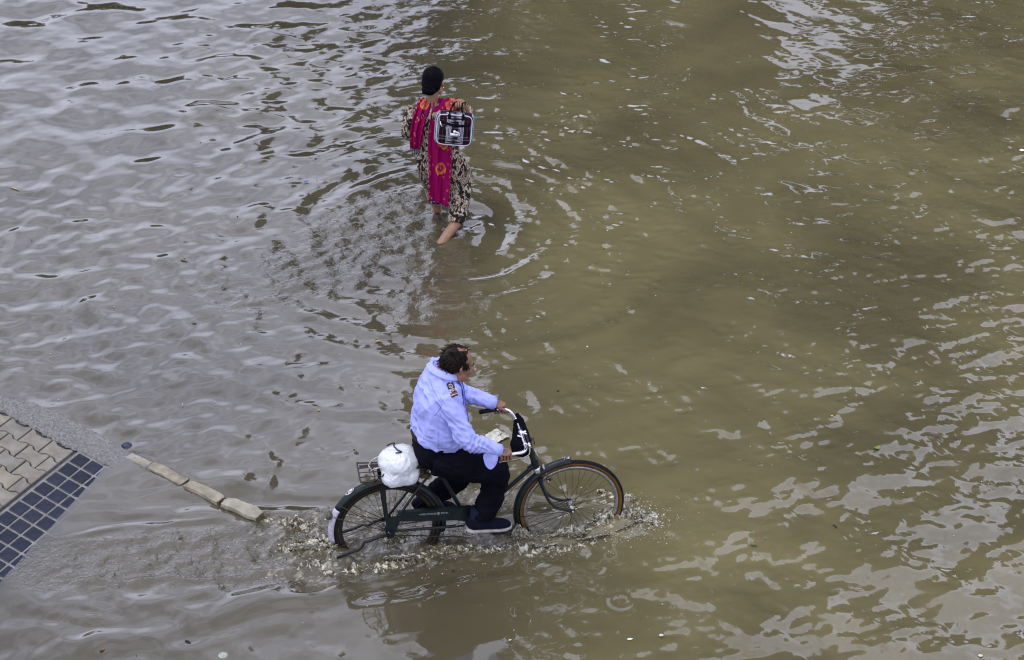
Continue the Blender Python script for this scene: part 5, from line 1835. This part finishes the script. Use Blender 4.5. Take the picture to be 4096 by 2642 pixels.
# ================================================================== SPLASH
m_splash, t_, p_ = new_mat('churned_muddy_water')
_af = t_.nodes.new('ShaderNodeAttribute'); _af.attribute_name = 'foam'
_mx = t_.nodes.new('ShaderNodeMix'); _mx.data_type = 'RGBA'
_mx.inputs[6].default_value = (.105, .088, .042, 1); _mx.inputs[7].default_value = (.70, .67, .57, 1)
p_.inputs['Alpha'].default_value = .86
p_.inputs['Subsurface Weight'].default_value = .3; p_.inputs['Subsurface Radius'].default_value = (.02, .015, .008)
_fn = t_.nodes.new('ShaderNodeTexNoise'); _fn.inputs['Scale'].default_value = 60; _fn.inputs['Detail'].default_value = 3
_fr = t_.nodes.new('ShaderNodeMapRange'); _fr.inputs[1].default_value = .34; _fr.inputs[2].default_value = .62; _fr.inputs[3].default_value = .15; _fr.inputs[4].default_value = 1.0
_fm = t_.nodes.new('ShaderNodeMath'); _fm.operation = 'MULTIPLY'
_gp = t_.nodes.new('ShaderNodeNewGeometry')
t_.links.new(_gp.outputs['Position'], _fn.inputs['Vector']); t_.links.new(_fn.outputs['Fac'], _fr.inputs[0])
t_.links.new(_fr.outputs[0], _fm.inputs[0]); t_.links.new(_af.outputs['Fac'], _fm.inputs[1]); t_.links.new(_fm.outputs[0], _mx.inputs[0]); t_.links.new(_mx.outputs[2], p_.inputs['Base Color'])
p_.inputs['Roughness'].default_value = .10
p_.inputs['IOR'].default_value = 1.45
_tc = t_.nodes.new('ShaderNodeTexCoord'); _n = t_.nodes.new('ShaderNodeTexNoise'); _n.inputs['Scale'].default_value = 70; _n.inputs['Detail'].default_value = 3
_b = t_.nodes.new('ShaderNodeBump'); _b.inputs['Strength'].default_value = .3; _b.inputs['Distance'].default_value = .012
t_.links.new(_tc.outputs['Object'], _n.inputs['Vector']); t_.links.new(_n.outputs['Fac'], _b.inputs['Height']); t_.links.new(_b.outputs['Normal'], p_.inputs['Normal'])

def chain_mask(px, py, pts):
    m = np.zeros_like(px)
    for (x0, y0, r0, a0), (x1, y1, r1, a1) in zip(pts[:-1], pts[1:]):
        dx, dy = x1 - x0, y1 - y0
        q = np.clip(((px - x0) * dx + (py - y0) * dy) / (dx * dx + dy * dy), 0, 1)
        d = np.hypot((px - x0 - q * dx) * .8, py - y0 - q * dy) / (r0 + (r1 - r0) * q)
        m = np.maximum(m, soft(d, .15, 1.0) * (a0 + (a1 - a0) * q))
    return m
GS = .0048
us = np.arange(-1.0, 1.95, GS); vs_ = np.arange(-.52, .62, GS)
U_, V_ = np.meshgrid(us, vs_); shp = U_.shape
U_, V_ = U_.ravel(), V_.ravel()
gx = BO[0] + BU[0] * U_ + BV[0] * V_; gy = BO[1] + BU[1] * U_ + BV[1] * V_
gpx, gpy = project(np.stack([gx, gy, np.zeros_like(gx)], 1))
A_ = np.maximum.reduce([
    chain_mask(gpx, gpy, [(1340, 2300, 26, .55), (1500, 2275, 34, .75), (1650, 2235, 36, .85), (1760, 2195, 30, .7), (1900, 2200, 34, .6), (2060, 2200, 44, .9), (2200, 2190, 38, .7), (2420, 2170, 26, .35)]),   # near crest
    chain_mask(gpx, gpy, [(2160, 2170, 30, .8), (2270, 2150, 34, .9), (2380, 2100, 42, 1.0), (2500, 2060, 56, 1.0), (2600, 2070, 58, .9), (2690, 2095, 42, .5)]),    # front wheel bow
    chain_mask(gpx, gpy, [(2300, 1990, 20, .4), (2400, 1975, 26, .7), (2500, 1990, 34, .8), (2580, 2020, 30, .5)]),                                                    # spray beyond the wheel
    chain_mask(gpx, gpy, [(1700, 1990, 22, .5), (1800, 1985, 24, .6), (1900, 1960, 18, .4)]),
    chain_mask(gpx, gpy, [(2030, 2050, 30, .8), (2100, 2060, 34, .8), (2180, 2075, 28, .6)]),
    chain_mask(gpx, gpy, [(1060, 2075, 22, .6), (1120, 2090, 34, .9), (1230, 2100, 40, .9), (1310, 2085, 30, .7), (1330, 2130, 30, .8)]),                              # behind the rear wheel, by the kerb
    chain_mask(gpx, gpy, [(1100, 2190, 30, .7), (1210, 2190, 40, .9), (1330, 2200, 46, 1.0), (1380, 2160, 26, .5)]),
    chain_mask(gpx, gpy, [(1000, 2330, 16, .35), (1150, 2290, 24, .6), (1270, 2260, 36, .8), (1340, 2300, 26, .6)]),
    chain_mask(gpx, gpy, [(1500, 2150, 24, .6), (1580, 2160, 34, .9), (1680, 2140, 20, .4)]),
])
def ridged(fu, fv, seed):
    """sharp-crested noise on the patch, from sums of plane waves"""
    r = np.random.default_rng(seed); z = np.zeros_like(U_)
    for i in range(16):
        a = r.random() * 2 * PI; k = 2 * PI * math.exp(r.normal() * .35)
        z += np.sin(k * (math.cos(a) * U_ * fu + math.sin(a) * V_ * fv) + r.random() * 6.3)
    z /= math.sqrt(8)
    return z
n1 = 1 - np.abs(ridged(9, 12, 1)); n2 = 1 - np.abs(ridged(21, 26, 2)); n3 = 1 - np.abs(ridged(46, 52, 3)); lump = ridged(5, 7, 4)
crest = np.clip(n1, 0, 1) ** 1.3 * .62 + np.clip(n2, 0, 1) ** 1.3 * .26 + np.clip(n3, 0, 1) * .05
hgt = -.024 + A_ * (.044 * crest * (1 + .6 * lump) + .024) + A_ ** 2 * .010 * np.clip(n2, 0, 1) ** 2
for (u0, v0, s0_, s1_, hh) in ((1.52, .03, .12, .09, .060), (.90, .05, .07, .07, .05), (-.33, .03, .09, .08, .070), (.22, .02, .10, .06, .02), (-.42, -.10, .11, .05, .06), (-.30, .10, .12, .06, .03), (1.10, .10, .10, .06, .03), (1.36, -.13, .17, .055, .075)):
    hgt = hgt + hh * np.exp(-((U_ - u0) / s0_) ** 2 - ((V_ - v0) / s1_) ** 2)
su = A_ * .009 * ridged(26, 26, 5); sv_ = A_ * .009 * ridged(26, 26, 6)
keep = A_ > .04
lx, ly = U_ + su, -(V_ + sv_)
ii = np.arange(U_.size).reshape(shp)
q4 = np.stack([ii[:-1, :-1], ii[1:, :-1], ii[1:, 1:], ii[:-1, 1:]], -1).reshape(-1, 4)
q4 = q4[keep[q4].any(1)]
used, invi = np.unique(q4.ravel(), return_inverse=True)
q4 = invi.reshape(-1, 4)
co = np.stack([lx[used], ly[used], hgt[used] - ROAD_Z], 1)
spl = mesh_obj('water_splash', co, q4.tolist(), m_splash)
spl.location = BIKE_LOC; spl.rotation_euler = (0, 0, BA)
fz = ridged(10, 26, 7) * .5 + ridged(30, 48, 8) * .6 + (n2 - .4) * .5
fz = np.clip((fz - .42 + 1.3 * (A_ - .25)) / .5, 0, 1)
set_float(spl, 'foam', fz[used])
tag(spl, 'churned cream and brown water splashing along both bicycle wheels', 'splash', kind='stuff')

# ragged sheets of water thrown up by the tyres and the pedal
shm, shf, shc = [], [], []
def sheet(base, top, seed, thick=.010, nu=26, nv=16, ragged=.4, curl=.02):
    """water sheet between two polylines (bike space) with a torn upper edge"""
    b0 = np.array(catmull([np.array(p) for p in base], 8)); t0 = np.array(catmull([np.array(p) for p in top], 8))
    ib = np.linspace(0, len(b0) - 1, nu).astype(int); it = np.linspace(0, len(t0) - 1, nu).astype(int)
    off = len(shm)
    grid = np.full((2, nu, nv), -1, int)
    P = np.zeros((nu, nv, 3))
    for i in range(nu):
        tear = 1 - ragged * (.5 + .5 * mnoise.noise(Vector((i * .55, seed * 3.3, 0)))) - .3 * ragged * abs(mnoise.noise(Vector((i * 1.4, seed, 5))))
        edge = min(1, min(i, nu - 1 - i) / 3)
        for j in range(nv):
            q = j / (nv - 1) * tear * (.25 + .75 * edge)
            p = b0[ib[i]] * (1 - q) + t0[it[i]] * q
            p = p + curl * math.sin(q * PI) * np.array([mnoise.noise(Vector((i * .4, j * .4, seed))), mnoise.noise(Vector((i * .4, j * .4, seed + 9))), .6])
            p = p + np.array([mnoise.noise(Vector((i * .9, j * .9, seed + 3))), mnoise.noise(Vector((i * .9, j * .9, seed + 5))), mnoise.noise(Vector((i * .9, j * .9, seed + 7)))]) * .008
            P[i, j] = p
    for side in (0, 1):
        for i in range(nu):
            for j in range(nv):
                a = P[min(i + 1, nu - 1), j] - P[max(i - 1, 0), j]; c = P[i, min(j + 1, nv - 1)] - P[i, max(j - 1, 0)]
                nn = unit(np.cross(a, c))
                th = thick * (1 - .75 * j / (nv - 1)) * (.6 + .8 * abs(mnoise.noise(Vector((i * .7, j * .7, seed + 20)))))
                grid[side, i, j] = len(shm); q = P[i, j] + nn * th * (.5 - side)
                shm.append(B(*q)); shc.append(np.clip(.25 + .6 * j / nv + .5 * mnoise.noise(Vector((i * .8, j * .8, seed + 30))), 0, 1))
    holes = {(i, j) for i in range(nu - 1) for j in range(2, nv - 2) if mnoise.noise(Vector((i * .45, j * .55, seed + 40))) > .34}
    for i in range(nu - 1):
        for j in range(nv - 1):
            if (i, j) in holes: continue
            g0, g1 = grid[0], grid[1]
            shf.append((g0[i, j], g0[i + 1, j], g0[i + 1, j + 1], g0[i, j + 1]))
            shf.append((g1[i, j], g1[i, j + 1], g1[i + 1, j + 1], g1[i + 1, j]))
            for (a, b, nb) in (((i, j + 1), (i + 1, j + 1), (i, j + 1)), ((i + 1, j), (i, j), (i, j - 1)), ((i, j), (i, j + 1), (i - 1, j)), ((i + 1, j + 1), (i + 1, j), (i + 1, j))):
                if nb in holes or nb[1] >= nv - 1 or nb[0] < 0 or nb[0] >= nu - 1:
                    shf.append((g0[a], g0[b], g1[b], g1[a]))
sheet([(.80, .06, -.02), (.88, .10, -.02), (.98, .12, -.02)], [(.84, .04, .13), (.86, .09, .15), (.95, .17, .06)], 1)
sheet([(.88, .12, -.02), (.98, .16, -.02), (1.08, .15, -.02)], [(.90, .18, .05), (.99, .22, .04), (1.12, .20, .04)], 2)
sheet([(1.02, .08, -.02), (1.14, .10, -.02), (1.30, .10, -.02)], [(1.04, .14, .06), (1.16, .17, .10), (1.32, .15, .06)], 3)
sheet([(1.20, .13, -.02), (1.32, .13, -.02), (1.44, .10, -.02)], [(1.20, .20, .04), (1.34, .20, .06), (1.50, .17, .05)], 4, ragged=.75, thick=.006)
sheet([(1.46, .09, -.02), (1.56, .05, -.02), (1.63, .0, -.02)], [(1.52, .16, .06), (1.64, .12, .08), (1.73, .04, .05)], 14, ragged=.75, thick=.006)
sheet([(1.28, -.10, -.02), (1.40, -.12, -.02), (1.54, -.06, -.02)], [(1.30, -.18, .07), (1.45, -.22, .08), (1.64, -.12, .06)], 5, ragged=.6)
sheet([(-.30, .03, -.02), (-.36, .05, -.02), (-.30, .10, -.02)], [(-.33, .0, .13), (-.41, .08, .07), (-.36, .17, .03)], 6)
sheet([(-.40, -.03, -.02), (-.50, -.06, -.02), (-.62, -.10, -.02)], [(-.36, -.01, .08), (-.50, -.04, .09), (-.68, -.10, .04)], 7)
sheet([(-.04, .10, -.02), (.05, .12, -.02), (.16, .11, -.02)], [(-.03, .15, .06), (.07, .19, .07), (.20, .17, .05)], 8)
sheet([(.70, -.05, -.02), (.80, -.06, -.02), (.88, -.05, -.02)], [(.70, -.02, .07), (.80, .0, .09), (.86, -.01, .08)], 9)
sho = mesh_obj('splash_sheet', shm, shf, m_splash)
sho.location = BIKE_LOC; sho.rotation_euler = (0, 0, BA)
set_float(sho, 'foam', np.array(shc))
tag(sho, 'torn sheets of muddy water thrown up around the wheels', 'splash', kind='stuff')

# flying drops
rd2 = np.random.default_rng(17)
dv, df = [], []
ico = bmesh.new(); bmesh.ops.create_icosphere(ico, subdivisions=1, radius=1.0)
iv = np.array([v.co[:] for v in ico.verts]); fi = [tuple(v.index for v in f.verts) for f in ico.faces]; ico.free()
def drops(n, uc, vc, su, sv2, zmax, rmax=.0055):
    for _ in range(n):
        u = uc + rd2.normal() * su; v = vc + rd2.normal() * sv2
        z = abs(rd2.normal()) * zmax * .5
        r = rmax * (.22 + .78 * rd2.random() ** 2.6)
        base = len(dv)
        st = np.array([1.15, 1, .8]) + rd2.normal(size=3) * .3
        for q in iv: dv.append(B(u, v, z) + q * r * st)
        df.extend(tuple(i + base for i in f) for f in fi)
drops(300, 1.70, .0, .10, .12, .05, .006)
drops(420, 1.64, .02, .14, .10, .11, .0045)
drops(260, 1.52, .12, .16, .07, .03, .006)
drops(170, 1.48, .16, .16, .09, .07)
drops(90, 1.40, -.20, .16, .08, .10)
drops(80, 1.05, .20, .14, .07, .06)
drops(60, .90, .10, .10, .06, .12)
drops(120, -.45, .08, .16, .14, .08)
drops(60, -.55, -.15, .14, .06, .07)
drops(60, .1, .18, .14, .07, .06)
drops(60, .75, -.12, .16, .06, .05)
drops(60, .4, .32, .4, .06, .03)
drops(360, -.55, .25, .35, .18, .010, .0036)
drops(140, -1.1, .35, .40, .12, .006, .003)
drops(260, .3, -.20, .5, .10, .014, .0045)
drops(260, 1.05, .20, .30, .08, .02, .0036)
drops(160, -.6, -.20, .2, .10, .02, .0045)
dro = mesh_obj('splash_drops', dv, df, m_splash)
dro.location = BIKE_LOC; dro.rotation_euler = (0, 0, BA)
set_float(dro, 'foam', np.full(len(dv), .85))
tag(dro, 'flying drops of muddy water round the bicycle wheels', 'spray', kind='stuff')

# ================================================================== LITTER AFLOAT
def leaf(px, py, L, W, rot, col, name, label, cat, group=None, curl=.15, rough=.5):
    m, t, p = new_mat(name + '_skin'); p.inputs['Base Color'].default_value = (*col, 1); p.inputs['Roughness'].default_value = rough
    c = pt(px, py, .006)
    b = MB()
    NL, NW = 9, 5
    vs, fs = [], []
    for side in (0, 1):
        for i in range(NL):
            q = i / (NL - 1)
            w = W * math.sin(PI * min(1, q * .97 + .015)) ** .8 * (1.15 - .35 * q) * .5
            for k in range(NW):
                s = (k / (NW - 1) - .5) * 2
                vs.append((L * (q - .5), w * s, L * curl * (q - .5) ** 2 * 2 + abs(s) * w * .35 + .0015 * (1 - side)))
    n = NL * NW
    for i in range(NL - 1):
        for k in range(NW - 1):
            a = i * NW + k
            fs.append((a, a + NW, a + NW + 1, a + 1)); fs.append((n + a, n + a + 1, n + a + NW + 1, n + a + NW))
    o = mesh_obj(name, vs, fs, m)
    o.location = c; o.rotation_euler = (random.uniform(-.1, .1), random.uniform(-.1, .1), math.radians(rot))
    tag(o, label, cat, group)
    return o
leaf(1510, 1367, .040, .026, 10, (.42, .22, .04), 'leaf', 'small orange leaf floating behind the cyclist\'s head', 'leaf')
leaf(3508, 1796, .060, .034, 35, (.16, .19, .02), 'leaf', 'curled yellow-green leaf floating right of the front wheel', 'leaf', curl=.6)
leaf(3013, 2180, .055, .030, -40, (.11, .14, .03), 'leaf', 'dull green leaf floating below and right of the front wheel', 'leaf', curl=.5)
leaf(410, 2600, .050, .028, 70, (.20, .075, .03), 'leaf', 'rusty brown leaf floating near the bottom left corner', 'leaf', curl=.4)
leaf(60, 757, .11, .018, -35, (.40, .30, .16), 'leaf', 'long straw-coloured leaf floating at the left edge', 'leaf')
leaf(1275, 1643, .022, .014, 20, (.50, .42, .06), 'leaf', 'tiny yellow leaf floating left of the cyclist\'s back', 'leaf')
leaf(965, 664, .040, .026, 30, (.42, .42, .16), 'leaf', 'pale yellow leaf floating left of the wading woman', 'leaf')
leaf(3328, 1665, .022, .016, 60, (.45, .42, .03), 'leaf', 'bright yellow scrap of leaf floating above the green leaf', 'leaf')
leaf(1225, 727, .050, .022, 15, (.03, .10, .45), 'plastic_scrap', 'blue plastic scrap floating left of the wading woman', 'plastic scrap')
leaf(1268, 715, .022, .014, 40, (.05, .16, .55), 'plastic_scrap', 'smaller blue plastic flake beside the blue scrap', 'plastic scrap')
leaf(2520, 2559, .038, .018, 10, (.62, .60, .52), 'paper_scrap', 'white torn paper flake near the bottom centre of the flood', 'paper scrap')
leaf(2645, 2544, .030, .024, 0, (.50, .52, .42), 'petal', 'round pale petal floating right of the torn paper flake', 'petal')
leaf(4088, 604, .045, .040, 0, (.75, .75, .72), 'foam_chunk', 'white foam lump floating at the right edge of the flood', 'foam lump')
leaf(2040, 2562, .020, .010, 20, (.62, .60, .50), 'paper_scrap', 'small white scrap floating under the bicycle near the bottom edge', 'paper scrap')
leaf(3718, 1550, .030, .024, 0, (.16, .06, .03), 'leaf', 'small dark red leaf floating towards the right edge', 'leaf')
leaf(3922, 2625, .030, .022, 10, (.52, .50, .36), 'petal', 'cream petal floating in the bottom right corner', 'petal')
def twig(px, py, L, rot, label):
    m = M('dark_twig', (.018, .015, .014), .7)
    c = pt(px, py, .004)
    o = MB().loft([(-L / 2, 0, 0), (-L * .1, L * .08, .003), (L * .2, -.0, .002), (L / 2, -L * .12, 0)], [.004, .006, .006, .003], 7).build('twig', m)
    o.location = c; o.rotation_euler = (0, 0, math.radians(rot)); tag(o, label, 'twig')
twig(3340, 2106, .040, -55, 'short dark twig floating right of the dull green leaf')
twig(3838, 78, .060, -30, 'dark twig floating near the top right corner')
twig(752, 2568, .042, -25, 'dark twig floating left of the pale plastic disc')
twig(2232, 1565, .016, 10, 'tiny dark twig floating right of the cyclist\'s shoulder')
twig(1812, 2283, .020, 80, 'tiny dark twig floating just below the bicycle pedal')
# empty clear sachet
m_sach = M('clear_sachet', (.55, .55, .50), .12, col2=(.30, .29, .20), scale=26)
c = pt(1985, 1745, .008)
vs, fs = [], []
Na, Nb = 15, 13
for side in (0, 1):
    for i in range(Na):
        for k in range(Nb):
            a, b_ = i / (Na - 1) - .5, k / (Nb - 1) - .5
            puff = (1 - (2 * a) ** 4) * (1 - (2 * b_) ** 4) * .010
            h = .006 * mnoise.noise(Vector((a * 7, b_ * 7, 2))) + .004 * mnoise.noise(Vector((a * 17, b_ * 17, 6))) + (puff if side == 0 else 0) + b_ * -.018 + a * .010
            vs.append((a * .125, b_ * .150, h))
n = Na * Nb
for i in range(Na - 1):
    for k in range(Nb - 1):
        a = i * Nb + k
        fs.append((a, a + Nb, a + Nb + 1, a + 1)); fs.append((n + a, n + a + 1, n + a + Nb + 1, n + a + Nb))
so2 = mesh_obj('sachet', vs, fs, m_sach); so2.location = c + np.array([0, 0, .002]); so2.rotation_euler = (0, 0, math.radians(38))
tag(so2, 'crumpled clear plastic sachet afloat behind the handlebar', 'sachet')
sm_ = MB().box((.025, -.02, .014), (.026, .006, .003), rot_zyx(.6, 0)); sm_.build('mark', m_black, so2, smooth=False)
# pale disc at the bottom edge
c = pt(892, 2622, .004)
pd_ = MB(); pd_.loft([(0, 0, -.001), (0, 0, .001), (0, 0, .002)], [.028, .030, .026], 20)
po2 = pd_.build('plastic_disc', M('pale_green_plastic', (.36, .40, .34), .3, col2=(.22, .25, .20), scale=40)); po2.location = c
tag(po2, 'pale green plastic disc half awash at the bottom edge', 'plastic disc')
# specks nobody could count
sv3, sf3, sc3 = [], [], []
for k in range(420):
    x, y = rd2.uniform(0, 4096), rd2.uniform(60, 2640)
    c = pt(x, y, .004)
    s_, t2 = pav_st(c[0], c[1])
    if s_ > -3 and t2 < 6: continue
    r = rd2.uniform(.002, .006) if rd2.random() < .85 else rd2.uniform(.005, .009)
    base = len(sv3); el = rd2.uniform(.5, 1); an = rd2.random() * PI
    for q in iv:
        a_, b_ = q[0] * r, q[1] * r * el
        sv3.append(c + np.array([a_ * math.cos(an) - b_ * math.sin(an), a_ * math.sin(an) + b_ * math.cos(an), q[2] * r * .5]))
    sf3.extend(tuple(i + base for i in f) for f in fi)
    colr = [(.55, .53, .47), (.04, .035, .03), (.03, .028, .025), (.40, .38, .10), (.30, .25, .15), (.60, .58, .52)][rd2.integers(6)]
    sc3 += [colr] * len(iv)
spk = mesh_obj('floating_specks', sv3, sf3, attr_mat('speck', 'print', .6)); set_color(spk, 'print', np.array(sc3))
tag(spk, 'scattered pale and dark specks of debris on the water', 'debris', kind='stuff')
